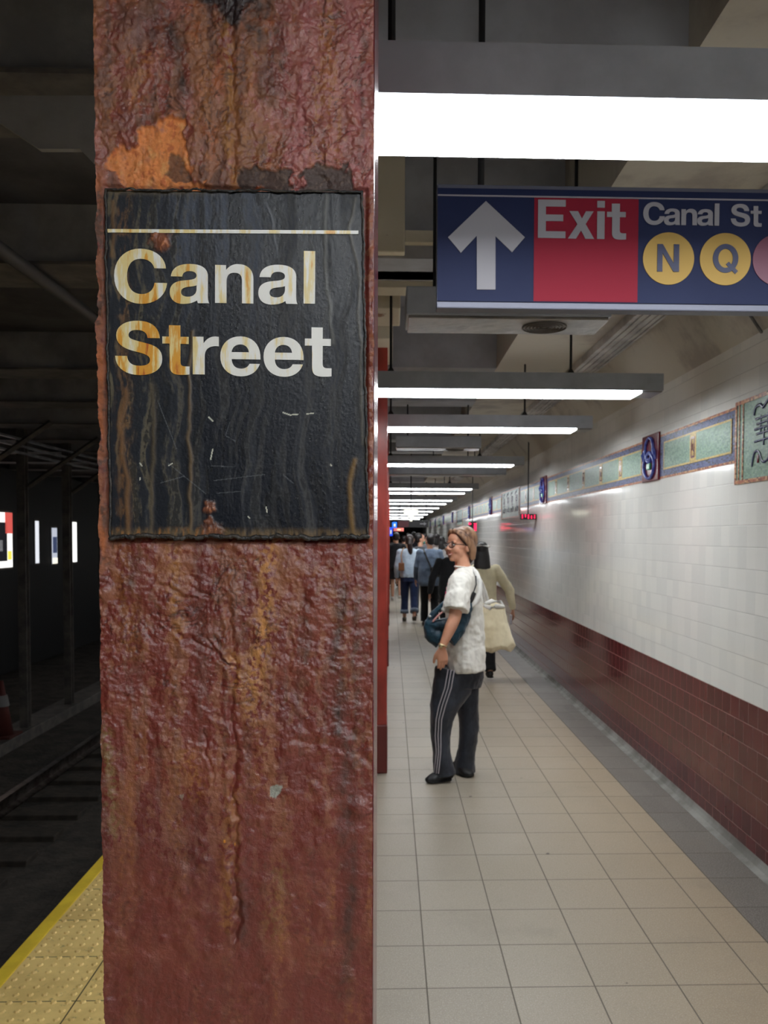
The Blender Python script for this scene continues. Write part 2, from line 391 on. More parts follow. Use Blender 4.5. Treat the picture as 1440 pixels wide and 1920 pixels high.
# lit things beyond the far track
S(BX('wall_across_tracks', (-7.8, -7.55, Y0, Y1, -1.1, 3.2), M['black']))
def lit(px0, px1, zt, zb, c, st, label, marks=()):
    X = -7.54; y0 = X/at(px0, 1005, 1.).x; y1 = X/at(px1, 1005, 1.).x
    t = empty('backlit_panel', (X, (y0+y1)/2, zb)); tag(t, label, 'panel', 'lit panels across the tracks')
    bm = bmesh.new(); box(bm, -.03, .0, -(y1-y0)/2-.04, (y1-y0)/2+.04, -.04, zt-zb+.04); mk('frame', bm, M['steel_dark'], t)
    bm = bmesh.new(); box(bm, .001, .012, -(y1-y0)/2, (y1-y0)/2, 0, zt-zb); mk('screen', bm, emit('lit_screen', c, st), t)
    for (a, b, z0, z1, cc, s2) in marks:
        w_ = y1-y0; h_ = zt-zb
        bm = bmesh.new(); box(bm, .0125, .018, -w_/2+a*w_, -w_/2+b*w_, z0*h_, z1*h_); mk('printed_area', bm, emit('printed_colour', cc, s2), t)
lit(-60, 22, 2.06, .98, (1, .98, .94, 1), 1.0, 'bright panel with red and dark shapes, leftmost across the tracks',
    ((.55, .86, .12, .82, (.03, .03, .04, 1), .2), (.82, 1, .62, 1, (.8, .12, .1, 1), .7), (.88, .97, .14, .3, (.9, .75, .1, 1), .9), (.0, .5, .5, .9, (.5, .1, .1, 1), .5), (.55, .75, .3, .5, (.7, .7, .7, 1), .6)))
lit(66, 72, 1.92, 1.02, (.9, .93, 1, 1), .75, 'thin pale lit strip just right of the column by the cone')
lit(97, 106, 1.78, .98, (.8, .86, 1, 1), .5, 'short bluish lit strip in the middle of the gap between two columns', ((.0, 1, .0, .16, (1, .95, .8, 1), .9), (.1, .9, .3, .75, (.1, .14, .3, 1), .3)))
lit(134, 143, 1.93, .98, (1, 1, .95, 1), 1.1, 'brightest white lit strip beside the second column, near the rusty pillar')
# traffic cone on the kerb
tc = empty('traffic_cone', (-5.06, 10.66, TZ+.10)); tag(tc, 'orange traffic cone with a pale band standing between the tracks', 'traffic cone')
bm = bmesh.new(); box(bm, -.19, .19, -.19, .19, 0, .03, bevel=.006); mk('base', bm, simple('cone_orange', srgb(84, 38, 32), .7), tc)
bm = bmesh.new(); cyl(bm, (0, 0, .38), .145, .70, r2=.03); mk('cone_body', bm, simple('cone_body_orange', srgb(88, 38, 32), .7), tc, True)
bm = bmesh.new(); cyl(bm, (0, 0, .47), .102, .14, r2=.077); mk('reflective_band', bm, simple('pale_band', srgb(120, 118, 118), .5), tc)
# ================================================================== LIGHT FIXTURES
def fixture():
    t = empty('fluorescent_light')
    bm = bmesh.new(); L = LAMP_X1-LAMP_X0
    prism(bm, [(0, 0), (.23, 0), (.23, .095), (0, .095)], 'x', 0, L)
    mk('housing', bm, M['housing'], t)
    bm = bmesh.new(); box(bm, .03, L-.12, .006, .224, -.013, -.0004, bevel=.003); mk('lens', bm, M['lens'], t, True)
    for xa, xb in ((L-.118, L-.004), (.004, .028)):
        bm = bmesh.new(); box(bm, xa, xb, .01, .22, -.007, -.0004); mk('end_cap', bm, M['zinc'], t)
    for x, hh in ((.40, .97), (1.43, .50)):
        bm = bmesh.new(); cyl(bm, (x, .115, (.10+hh)/2), .0075, hh-.10, n=8); cyl(bm, (x, .115, .118), .03, .035, r2=.01, n=12); mk('hanger_rod', bm, M['black'], t)
    return t
lt0 = fixture()
names = {0: 'nearest fluorescent light, glowing wide above the exit sign', 1: 'second lit fluorescent light, hanging behind the speaker housing below the exit sign',
         2: 'third lit fluorescent light, just below and behind the second', 3: 'fourth lit fluorescent light, between the two smaller grey housings'}
for i, y in enumerate(LAMP_Y):
    o = lt0 if i == 0 else copy_tree(lt0)
    o.location = (LAMP_X0, y, LAMP_Z)
    tag(o, names.get(i, 'lit fluorescent light, one of the far row' if i < 13 else 'lit fluorescent light behind the viewer'), 'light', 'fluorescent lights across the platform')
# an unlit one
o = copy_tree(lt0); o.location = (LAMP_X0, 10.75, LAMP_Z); tag(o, 'unlit fluorescent fixture farther than the fourth lit light', 'light', 'fluorescent lights across the platform')
for ch in [q for q in COL.objects if q.parent == o and q.name.startswith('lens')]:
    ch.data = ch.data.copy(); ch.data.materials.clear(); ch.data.materials.append(M['lens_off'])

def speaker_housing(x0, x1, y, label, z=2.50, zb=M['zinc']):
    t = empty('speaker_housing', (x0, y, z)); L = x1-x0; tag(t, label, 'speaker', 'speaker housings between the lights')
    bm = bmesh.new(); box(bm, 0, L, 0, .26, .012, .125, bevel=.006); mk('housing', bm, M['housing'], t)
    bm = bmesh.new(); box(bm, .01, L-.01, .008, .252, 0, .0115, bevel=.003); mk('bottom_plate', bm, zb, t)
    gx = L*.70
    bm = bmesh.new()
    for k in range(6):
        r = .018+k*.0145; pts = [(gx+math.cos(a)*r, .13+math.sin(a)*r, -.002) for a in [j*math.pi/16 for j in range(33)]]
        tube(bm, pts, [.0035]*33, ref=(0, 0, 1), n=6, cap=False)
    mk('round_grille', bm, M['steel_dark'], t)
    for x in (.12, L-.12):
        hh = .92 if x0+x < .83 else .45
        bm = bmesh.new(); cyl(bm, (x, .13, (.125+hh)/2), .0075, hh-.125, n=8); mk('hanger_rod', bm, M['black'], t)
speaker_housing(.06, .886, 3.27, 'grey speaker housing with a round grille hanging right under the exit sign')
speaker_housing(.05, .90, 8.1, 'smaller looking grey housing hung between the third and fourth lit lights')
speaker_housing(.50, 1.34, 11.7, 'farthest pale housing hung beyond the fourth lit light')
# ribbed raceway along the ceiling
rw = empty('cable_raceway', (1.40, 1.0, CZ)); tag(rw, 'ribbed grey metal raceway running along the ceiling toward the far end', 'raceway')
bm = bmesh.new(); box(bm, 0, .185, 0, 22, -.055, -.001, bevel=.004); mk('tray', bm, M['chan'], rw)
bm = bmesh.new()
for x in (.03, .075, .12, .155): box(bm, x, x+.01, 0, 22, -.064, -.0555)
mk('ribs', bm, M['chan'], rw)
# thin conduit crossing the ceiling
bm = bmesh.new(); tube(bm, [(1.595, 3.95, 2.93), (1.805, 3.95, 2.63)], [.008, .008], n=8)
tag(mk('conduit', bm, M['conduit'], None, True), 'thin conduit crossing the sloping ceiling edge right of the raceway', 'conduit')

# ================================================================== LETTERING
def bez(p0, p1, p2, p3, n=9):
    out = []
    for i in range(1, n+1):
        t = i/n; a = (1-t)**3; b = 3*t*(1-t)**2; c = 3*t*t*(1-t); d = t**3
        out.append((a*p0[0]+b*p1[0]+c*p2[0]+d*p3[0], a*p0[1]+b*p1[1]+c*p2[1]+d*p3[1]))
    return out
def loop(spec):
    pts = [spec[0]]
    for s in spec[1:]:
        if len(s) == 2: pts.append(s)
        else: pts += bez(pts[-1], (s[0], s[1]), (s[2], s[3]), (s[4], s[5]))
    return pts
def ell(cx, cy, rx, ry, n=40): return [(cx+rx*math.cos(2*math.pi*k/n), cy+ry*math.sin(2*math.pi*k/n)) for k in range(n)]
# letter outlines of a bold grotesque, y downwards; (multiplier, left, baseline, loops); units: 1/7.2 of a sign pixel
GL = {
 'C': (1, 62, 803, [loop([(752, 338), (740, 180, 600, 82, 410, 82), (210, 82, 62, 230, 62, 448), (62, 665, 210, 815, 420, 815), (610, 815, 752, 700, 766, 532), (600, 532),
       (590, 630, 520, 685, 425, 685), (300, 685, 232, 590, 232, 448), (232, 300, 300, 215, 415, 215), (510, 215, 575, 260, 598, 338)])]),
 'a': (1, 813, 803, [loop([(828, 452), (840, 340, 930, 283, 1085, 283), (1250, 283, 1322, 345, 1322, 440), (1322, 680), (1322, 750, 1328, 785, 1342, 803), (1190, 803),
       (1183, 790, 1180, 778, 1178, 765), (1130, 800, 1060, 817, 985, 817), (875, 817, 813, 750, 813, 665), (813, 560, 880, 515, 1010, 503), (1130, 492, 1170, 480, 1170, 435),
       (1170, 395, 1130, 378, 1080, 378), (1020, 378, 985, 400, 978, 452)]),
       loop([(1172, 565), (1140, 580, 1110, 582, 1060, 588), (1000, 596, 963, 615, 963, 660), (963, 700, 1000, 720, 1055, 720), (1130, 720, 1172, 675, 1172, 610)])]),
 'n': (1.05, 54, 770, [loop([(54, 288), (192, 288), (192, 352), (230, 300, 280, 272, 350, 272), (470, 272, 543, 340, 543, 460), (543, 770), (398, 770), (398, 490),
       (398, 410, 365, 382, 300, 382), (235, 382, 200, 420, 200, 490), (200, 770), (54, 770)])]),
 'l': (1.05, 1194, 780, [[(1194, 110), (1340, 110), (1340, 780), (1194, 780)]]),
 'S': (1.1, 68, 725, [loop([(610, 282), (600, 150, 510, 75, 345, 75), (180, 75, 82, 150, 82, 255), (82, 370, 180, 415, 300, 445), (420, 473, 492, 490, 492, 550), (492, 600, 440, 622, 365, 622),
       (270, 622, 222, 585, 212, 505), (68, 505), (75, 650, 190, 735, 365, 735), (530, 735, 640, 660, 640, 535), (640, 410, 550, 370, 440, 345), (300, 310, 230, 300, 230, 250),
       (230, 205, 275, 187, 335, 187), (410, 187, 455, 215, 462, 282)])]),
 't': (1.1, 648, 725, [loop([(729, 130), (867, 130), (867, 268), (968, 268), (968, 354), (868, 354), (868, 575), (868, 615, 890, 628, 930, 628), (978, 628), (978, 725),
       (950, 730, 900, 732, 865, 732), (775, 730, 738, 700, 738, 620), (736, 354), (648, 354), (648, 268), (729, 268)])]),
 'r': (1.1, 1023, 727, [loop([(1023, 268), (1152, 268), (1153, 350), (1190, 290, 1240, 262, 1300, 262), (1339, 265), (1340, 383), (1320, 380, 1305, 379, 1290, 380),
       (1205, 385, 1168, 430, 1168, 510), (1168, 727), (1023, 727)])]),
 'e': (1.15, 48, 706, [loop([(518, 518), (525, 350, 430, 252, 285, 252), (140, 252, 48, 350, 48, 485), (48, 625, 145, 718, 290, 718), (400, 718, 480, 660, 510, 570), (390, 570),
       (372, 610, 335, 628, 290, 628), (220, 628, 185, 585, 180, 518)]), loop([(180, 436), (382, 436), (375, 375, 335, 345, 282, 345), (225, 345, 188, 380, 180, 436)])]),
 'E': (1.4, 130, 628, [[(130, 125), (500, 125), (500, 213), (235, 213), (235, 320), (468, 320), (468, 405), (235, 405), (235, 540), (500, 540), (500, 628), (130, 628)]]),
 'x': (1.4, 536, 633, [[(552, 272), (668, 272), (722, 368), (775, 272), (878, 272), (772, 440), (888, 633), (770, 633), (712, 525), (645, 633), (536, 633), (662, 442)]]),
 'i': (1.4, 928, 638, [[(928, 275), (1028, 275), (1028, 638), (928, 638)], [(928, 137), (1028, 137), (1028, 225), (928, 225)]]),
 'N': (2.35, 212, 882, [[(212, 583), (272, 583), (395, 790), (395, 583), (455, 583), (455, 882), (393, 882), (270, 680), (270, 882), (212, 882)]]),
 'Q': (2.35, 823, 882, [ell(965, 735, 142, 157), ell(965, 735, 82, 103)]),
}
def poly_mesh(name, loops, mat, parent, depth, smoothf=False):
    """flat filled outline in the local x-z plane (facing -y), thickness depth behind it"""
    cu = bpy.data.curves.new(name, 'CURVE'); cu.dimensions = '2D'; cu.fill_mode = 'BOTH'; cu.extrude = depth/2
    for lp in loops:
        sp = cu.splines.new('POLY'); sp.points.add(len(lp)-1)
        for p, q in zip(sp.points, lp): p.co = (q[0], q[1], 0, 1)
        sp.use_cyclic_u = True
    tmp = bpy.data.objects.new('tmp', cu); COL.objects.link(tmp)
    dg = bpy.context.evaluated_depsgraph_get(); me = bpy.data.meshes.new_from_object(tmp.evaluated_get(dg))
    bpy.data.objects.remove(tmp); bpy.data.curves.remove(cu)
    me.name = name; me.transform(Matrix.Rotation(R(90), 4, 'X')); me.materials.clear(); me.materials.append(mat)
    return link(bpy.data.objects.new(name, me), parent)
def glyph(ch, x, z, s, mat, parent, y=0, depth=.0016):
    """s = metres per unit; x,z = left end of the baseline"""
    m, l, b, lps = GL[ch]
    out = [[((p[0]-l)*m*s, (b-p[1])*m*s) for p in lp] for lp in lps]
    o = poly_mesh('letter', out, mat, parent, depth); o.location = (x, y, z)
    if ch == 'Q':
        q = [[((p[0]-l)*m*s, (b-p[1])*m*s) for p in ((1000, 772), (1105, 872), (1075, 905), (970, 800))]]
        o2 = poly_mesh('letter_tail', q, mat, o, depth); o2.location = (0, -.0002, 0)
    return o

# ------------------------------------------------------------------ numpy noise
def _h(ix, iy, seed):
    n = (ix.astype(np.int64)*374761393 + iy.astype(np.int64)*668265263 + seed*982451653) & 0x7fffffff
    n = ((n ^ (n >> 13))*1274126177) & 0x7fffffff
    return ((n ^ (n >> 16)) & 0xffff)/65535.0
def vn(x, y, seed=0):
    ix = np.floor(x); iy = np.floor(y); fx = x-ix; fy = y-iy
    fx = fx*fx*fx*(fx*(fx*6-15)+10); fy = fy*fy*fy*(fy*(fy*6-15)+10)
    g = []
    for dx in (0, 1):
        for dy in (0, 1):
            a = _h(ix+dx, iy+dy, seed)*2*np.pi
            g.append(np.cos(a)*((x-ix)-dx) + np.sin(a)*((y-iy)-dy))
    return ((g[0]*(1-fx)+g[2]*fx)*(1-fy) + (g[1]*(1-fx)+g[3]*fx)*fy)*1.5
def fbm(x, y, seed=0, o=4, g=.5):
    s = 0; a = 1; t = 0
    for k in range(o):
        s = s + a*vn(x*2**k+17.3*k, y*2**k-9.1*k, seed+k*13); t += a; a *= g
    return s/t
def sm(v, a, b):
    t = np.clip((v-a)/(b-a), 0, 1); return t*t*(3-2*t)
def seg_d(X, Z, pts):
    """distance to a polyline (pixel units)"""
    best = np.full(X.shape, 1e9)
    for (x0, y0), (x1, y1) in zip(pts, pts[1:]):
        dx, dy = x1-x0, y1-y0; t = np.clip(((X-x0)*dx+(Z-y0)*dy)/(dx*dx+dy*dy+1e-9), 0, 1)
        best = np.minimum(best, np.hypot(X-x0-t*dx, Z-y0-t*dy))
    return best
def inpoly(X, Z, poly):
    ins = np.zeros(X.shape, bool); n = len(poly)
    for i in range(n):
        x0, y0 = poly[i]; x1, y1 = poly[(i+1) % n]
        c = ((y0 > Z) != (y1 > Z)) & (X < (x1-x0)*(Z-y0)/(y1-y0+1e-9)+x0); ins ^= c
    return ins
def pdist(X, Z, poly):
    d = seg_d(X, Z, poly+[poly[0]]); return np.where(inpoly(X, Z, poly), -d, d)
def grid_mesh(name, PX, PY, PZ, col, rough, mat, parent, extra_faces=None):
    nz, nx = PX.shape
    me = bpy.data.meshes.new(name); nv = nx*nz
    co = np.stack([PX, PY, PZ], -1).reshape(-1, 3).astype(np.float32)
    idx = np.arange(nv).reshape(nz, nx)
    q = np.stack([idx[:-1, :-1], idx[:-1, 1:], idx[1:, 1:], idx[1:, :-1]], -1).reshape(-1, 4)
    me.vertices.add(nv); me.vertices.foreach_set('co', co.ravel())
    me.loops.add(q.size); me.loops.foreach_set('vertex_index', q.ravel().astype(np.int32))
    me.polygons.add(len(q)); me.polygons.foreach_set('loop_start', np.arange(0, q.size, 4, dtype=np.int32))
    me.polygons.foreach_set('loop_total', np.full(len(q), 4, dtype=np.int32))
    me.update(); me.polygons.foreach_set('use_smooth', np.ones(len(q), bool))
    a = me.color_attributes.new('tint', 'FLOAT_COLOR', 'POINT')
    c4 = np.concatenate([col.reshape(-1, 3), rough.reshape(-1, 1)], 1).astype(np.float32); a.data.foreach_set('color', c4.ravel())
    me.materials.append(mat); me.validate()
    return link(bpy.data.objects.new(name, me), parent)
def attr_mat(name, bumpargs, spec=.5, coat=0):
    t = NT(name); a = t.n('ShaderNodeAttribute', attribute_name='tint')
    n1 = t.noise(bumpargs[0], None, 6, .65); n2 = t.noise(bumpargs[0]*.35, None, 4, .6, bumpargs[3] if len(bumpargs) > 3 else None)
    t.bump(t.math('ADD', n1, n2), bumpargs[1], bumpargs[2])
    k = t.math('ADD', .82, t.math('MULTIPLY', n1, .36))
    hs = t.n('ShaderNodeHueSaturation'); t.put(hs.inputs['Value'], k); t.put(hs.inputs['Color'], a.outputs['Color'])
    return t.fin(hs.outputs[0], a.outputs['Alpha'], 0., spec)
L3 = lambda *c: np.array(srgb(*c)[:3])
def lay(base, colr, m): return base*(1-m[..., None]) + np.asarray(colr)*m[..., None]

# ================================================================== THE RUSTY COLUMN
PYF = .95                       # its front face
col1 = empty('steel_column', (0, PYF, 0))
tag(col1, 'huge corroded oxblood painted steel column with thick rust blisters filling the foreground', 'column')
S0 = .0012
xl, xr = at(186, 960, PYF).x, at(699, 960, PYF).x
nx = int((xr-xl)/S0); z0, z1 = 1.00, 2.34; nz = int((z1-z0)/S0)
gx = np.linspace(xl, xr, nx); gz = np.linspace(z0, z1, nz)
X, Z = np.meshgrid(gx, gz)
# photograph-like coordinates of the face (a plain linear chart of the plate, 1 unit = 0.62 mm)
a0, a1, a2 = at(186, 960, PYF), at(699, 960, PYF), at(442, 200, PYF)
U = 186 + (X-a0.x)/(a1.x-a0.x)*513; zmid = at(442, 960, PYF).z
V = 960 - (Z-zmid)/(a2.z-zmid)*760
U = 442 + (U-442)*1.0
wx = fbm(X*9, Z*9, 1, 3)*.05; wz = fbm(X*9+5, Z*9, 2, 3)*.05
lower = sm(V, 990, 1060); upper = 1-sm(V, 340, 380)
# relief in mm
H = 2.2*fbm((X+wx)*9, (Z+wz)*8, 3, 3) + 2.2*fbm((X+wx*.4)*26, (Z+wz*.4)*28, 4, 3)
rid = 1-np.abs(fbm((X+wx*1.5)*20, (Z+wz*1.5)*34, 5, 4))*3.2
H += .35*np.clip(rid, 0, 1)**2*(sm(V, 1000, 1050)*(1-.6*sm(V, 1250, 1500))+.4*upper)
H += .9*np.clip(fbm(X*48, Z*52, 7, 4, .6)*2.2, -1, 1) + .50*np.clip(fbm(X*105, Z*120, 8, 4, .6)*2.2, -1, 1)*(1-.5*sm(V, 1450, 1700))
# layers of old paint ending in sharp lips, and hairline cracks
for k, (fx, fz, sd, hh, mk_) in enumerate(((11, 9, 201, 1.1, 1), (17, 21, 202, .9, 1), (30, 24, 203, .6, 1))):
    f_ = fbm((X+wx*.5)*fx, (Z+wz*.5)*fz, sd, 5, .6); msk = np.clip(.95*upper + .65*lower*(1-.7*sm(V, 1300, 1600)), 0, 1)
    H += hh*msk*(sm(f_, .04, .07) + sm(f_, .24, .262) - sm(-f_, .18, .205))
cf = fbm((X+wx)*22, (Z+wz)*26, 210, 5, .6); cf2 = fbm((X+wx)*15+4, (Z+wz)*13, 211, 5, .6)
crack = np.maximum(np.exp(-(cf/.016)**2)*sm(fbm(X*8, Z*8, 212, 2), .0, .2), np.exp(-(cf2/.012)**2)*sm(fbm(X*7, Z*7, 213, 2), -.05, .15))
crack = crack*np.clip(upper*.9+lower*(1-.6*sm(V, 1250, 1500)), 0, 1); H -= .9*crack
H += .4*fbm(X*80, Z*100, 6, 3)*(1-.5*sm(V, 1400, 1700))
# blisters
rs = np.random.RandomState(5)
H *= 1-.42*sm(V, 1300, 1650)
for (bu, bv, br, bh) in [(605, 1545, 16, 3.2), (675, 1535, 18, 3.6), (590, 1490, 9, 2.6), (640, 1590, 30, 2.2), (330, 1655, 14, 2), (380, 1640, 13, 2), (570, 95, 20, -2), (560, 60, 24, 1.6),
                         (555, 1070, 20, 2.0), (620, 1390, 24, 2.6), (470, 1375, 16, 1.5), (250, 60, 22, 2), (215, 70, 26, 2.6), (300, 130, 22, 1.6), (276, 1835, 18, 1.6), (655, 1150, 26, 2.6), (600, 1130, 22, 2.2),
                         (350, 1790, 26, 1.6), (240, 1110, 14, 2.2), (195, 1115, 12, 2.4)] + [(rs.uniform(190, 695), rs.uniform(1030, 1900), rs.uniform(5, 15), rs.uniform(.4, 1.5)) for _ in range(110)] + \
                        [(rs.uniform(190, 695), rs.uniform(-40, 340), rs.uniform(4, 12), rs.uniform(.4, 1.6)) for _ in range(70)]:
    q = np.hypot((U-bu+60*wx/.05*.12), (V-bv)*.9)/br; H += bh*np.exp(-q**3)
# creases
for pts, dep, wd in [([(425, 1130), (436, 1250), (428, 1370), (440, 1400), (432, 1500), (440, 1560), (432, 1640), (442, 1700), (438, 1790)], -3.0, 5),
                 ([(440, 0), (436, 120), (444, 230), (440, 340)], -2.6, 5), ([(330, 1195), (380, 1215), (425, 1255)], -2.2, 4), ([(352, 1100), (390, 1120)], -2, 4), ([(300, 1100), (345, 1120), (362, 1124)], -2.2, 4),
                 ([(385, 1200), (410, 1240), (432, 1262)], -2.0, 3), ([(375, 1380), (390, 1440), (395, 1480)], -1.4, 3), ([(660, 1380), (690, 1440)], -1.6, 8), ([(560, 1400), (640, 1415), (695, 1440)], -1.4, 8)]:
    d = seg_d(U+fbm(X*60, Z*60, 9, 2)*10, V+fbm(X*60, Z*60, 10, 2)*10, pts)
    H += dep*np.exp(-(d/wd)**2) - dep*.35*np.exp(-((d-2.2*wd)/(1.6*wd))**2)
# shells of thick paint: their broken lips
jU = U+fbm(X*50, Z*50, 11, 4)*22; jV = V+fbm(X*50+9, Z*50, 12, 4)*22
def shell(poly, soft=2.0): return sm(-pdist(jU, jV, poly), -soft, soft)
orange = shell([(228, 350), (225, 300), (250, 280), (268, 250), (300, 235), (330, 215), (348, 222), (355, 245), (352, 270), (362, 300), (358, 350)])
dark1 = shell([(452, 352), (450, 312), (480, 308), (515, 312), (545, 318), (550, 352)]); dark2 = shell([(562, 352), (570, 322), (590, 305), (648, 302), (655, 325), (668, 352)])
dark3 = shell([(313, 325), (318, 295), (340, 292), (352, 312), (370, 335), (340, 350)]); dark4 = shell([(395, 350), (398, 325), (412, 305), (420, 350)])
dark5 = shell([(362, -30), (490, -30), (485, 8), (455, 28), (448, 62), (425, 50), (412, 22), (370, 8)], 10)
orange = np.maximum(orange, shell([(205, 300), (222, 288), (260, 300), (300, 320), (330, 330), (388, 345), (388, 353), (232, 353)])*.9)
H -= 3.0*np.maximum.reduce([orange, dark1, dark2]) + 2.0*dark3 + 2*dark4
arc = seg_d(jU, jV, [(508, 155), (545, 168), (568, 195), (575, 222), (598, 228), (614, 258), (616, 302)])
H += 2.0*np.exp(-(arc/5)**2) - 2.6*np.exp(-((arc-8)/3)**2)*(pdist(U, V, [(508, 155), (575, 222), (616, 302), (520, 320), (500, 200)]) < 0)
lip = seg_d(jU, jV, [(215, 265), (250, 262), (290, 238), (330, 212), (352, 225), (380, 245), (430, 250)])
H += 2.0*np.exp(-(lip/6)**2)
edgeL = np.exp(-((U-186)/16)**2); edgeR = np.exp(-((699-U)/10)**2)
H += 2.5*edgeL*np.abs(fbm(X*30, Z*45, 21, 4))*2 + 2*edgeR*np.abs(fbm(X*30+3, Z*50, 22, 4))*2
mid = sm(V, 345, 352)*(1-sm(V, 1012, 1020))*sm(U, 197, 206)*(1-sm(U, 684, 692))
H = H*(1-mid) - 4*mid
# colour and gloss
n_l = fbm(X*7, Z*5, 31, 4); streak = fbm(X*34+wx*6, Z*4, 32, 4); fine = fbm(X*90, Z*60, 33, 4); fine2 = fbm(X*160, Z*160, 34, 3); st2 = fbm(X*70, Z*5, 35, 3)
paint = L3(116, 52, 45)*np.ones(X.shape+(3,))
paint = lay(paint, L3(96, 40, 40), sm(n_l, -.1, .5)*.7)
paint = lay(paint, L3(132, 70, 54), sm(fbm(X*15, Z*18, 36, 3), .0, .5)*.6)
C = paint
C = lay(C, L3(168, 98, 82)*np.ones(X.shape+(3,)), upper*.45)  # lamplight painted in: upper face lighter and pinker
C = lay(C, L3(176, 104, 104)*np.ones(X.shape+(3,)), upper*.7*sm(U+60*n_l, 495, 570))  # pink lamp sheen painted over the upper right
rust = np.clip(sm(streak+.7*fine+.3*n_l+.3*fine2+.12*upper, -.02, .22), 0, 1)
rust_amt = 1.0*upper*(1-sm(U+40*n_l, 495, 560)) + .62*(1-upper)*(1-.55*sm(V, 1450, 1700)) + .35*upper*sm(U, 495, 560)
rust_amt = np.clip(rust_amt, 0, 1)
C = lay(C, L3(146, 92, 62), rust*rust_amt*.95)
C = lay(C, L3(176, 98, 58), sm(fbm(X*26, Z*16, 91, 4)+.5*fine2, .12, .38)*rust_amt*upper*.8)
C = lay(C, L3(96, 62, 54), sm(st2+.5*fine+.3*fine2, .08, .34)*.65*rust_amt)
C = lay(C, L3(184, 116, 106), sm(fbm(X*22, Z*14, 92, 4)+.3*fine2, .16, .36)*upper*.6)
C = lay(C, L3(118, 78, 74), sm(fbm(X*18, Z*12, 37, 4), .1, .45)*upper*.6)
C = lay(C, L3(168, 108, 52), sm(streak+.6*fine2+.3*st2, .32, .6)*.6*(upper*.9+.5*lower))
# ochre runs
def run(pts, wd, amt, seed, colr=(178, 122, 66), gr=1.0):
    global C
    d = seg_d(U+fbm(X*24, Z*24, seed, 3)*14, V, pts)
    m = np.exp(-(d/wd)**2)*sm(fine*gr+fine2*gr+fbm(X*240, Z*240, seed+3, 2)*.5, -.34, .22)*amt
    C = lay(C, L3(*colr), np.clip(m, 0, 1)); return m
r1 = run([(500, 1030), (497, 1120), (490, 1200), (475, 1260), (470, 1350)], 19, 1.0, 41)
run([(480, 1330), (485, 1500)], 26, .45, 42, (150, 96, 60)); run([(322, 1030), (328, 1110), (330, 1200)], 13, .8, 43, (160, 104, 50)); run([(435, 1240), (444, 1300)], 12, .8, 44)
run([(230, 1040), (238, 1140), (245, 1220)], 26, .6, 45, (148, 92, 50)); run([(350, 1430), (365, 1500)], 20, .7, 46, (160, 104, 56)); run([(432, 1500), (425, 1650), (420, 1760)], 15, .75, 47, (150, 96, 54))
run([(430, 30), (436, 340)], 8, .9, 48, (168, 112, 52)); run([(600, 1080), (640, 1130)], 24, .5, 49, (150, 98, 60)); run([(280, 110), (262, 190)], 16, .6, 50, (190, 122, 66)); run([(370, 80), (385, 160), (380, 240)], 16, .5, 51, (176, 112, 66))
run([(196, 1380), (205, 1500), (212, 1580)], 11, 1.0, 52, (120, 92, 56)); run([(640, 1150), (640, 1300)], 13, .7, 53, (140, 84, 50)); run([(520, 1660), (510, 1780)], 20, .5, 54, (128, 94, 56)); run([(470, 200), (500, 270), (480, 300)], 34, .55, 55, (156, 104, 56))
# dark runs
for pts, wd, a in [([(636, 1100), (632, 1250), (634, 1380)], 13, .8), ([(668, 1130), (668, 1400)], 7, .6), ([(575, 1120), (578, 1250)], 6, .5), ([(650, 1400), (655, 1600), (652, 1900)], 16, .5), ([(330, 60), (345, 130), (350, 170)], 13, .7), ([(445, 1690), (455, 1790)], 16, .5),
                   ([(250, 1050), (245, 1100)], 12, .6), ([(665, 1650), (655, 1800)], 10, .5), ([(480, -10), (482, 60)], 30, .7), ([(300, 0), (310, 60)], 25, .5), ([(680, 60), (678, 320)], 7, .5)]:
    d = seg_d(U+fbm(X*24, Z*24, 60, 3)*16, V, pts); C = lay(C, L3(58, 42, 38), np.clip(np.exp(-(d/wd)**2)*a*(.75+fine), 0, 1))
C = lay(C, L3(46, 30, 28), crack*.75)
C = lay(C, L3(226, 140, 78), orange*sm(fine+1.0, .2, .9)); C = lay(C, L3(188, 98, 58), orange*sm(fine+fine2, .15, .5)*.8)
C = lay(C, L3(232, 176, 112), orange*sm(fbm(X*60, Z*60, 71, 3), .15, .45)*.6)
dk = np.maximum.reduce([dark1, dark2, dark3*.8, dark4*.6]); C = lay(C, L3(70, 55, 50), dk*.95); C = lay(C, L3(112, 90, 78), dk*sm(fine2+fine, .1, .5)*.7)
C = lay(C, L3(40, 30, 32), dark5*.95)
# rust along the left flank
lf = np.clip(np.exp(-((U-186)/17)**2)*sm(V, 290, 360)*(1-sm(V, 1040, 1110))*1.25, 0, 1); C = lay(C, L3(150, 92, 66), lf*sm(fine+1, .5, 1.1)); C = lay(C, L3(84, 62, 52), lf*sm(fine2+fbm(X*40, Z*30, 77, 3), .0, .35)*.8)
C = lay(C, L3(196, 110, 58), lf*sm(fbm(X*40, Z*14, 78, 3), .1, .4)*.6)
rf = np.clip(np.exp(-((699-U)/8)**2)*sm(V, 330, 360)*(1-sm(V, 1150, 1220)), 0, 1); C = lay(C, L3(158, 96, 66), rf*sm(fine+.6, .3, .8))
# flecks of chipped paint
for poly, c in [([(503, 1492), (515, 1487), (528, 1490), (522, 1505), (514, 1514), (503, 1510)], (150, 150, 140)), ([(331, 1506), (341, 1503), (338, 1518)], (140, 118, 104)), ([(414, 1594), (420, 1593), (417, 1602)], (226, 150, 60)), ([(434, 1602), (438, 1601), (436, 1608)], (222, 150, 62))]:
    C = lay(C, L3(*c), (pdist(U, V, poly) < 0).astype(float))
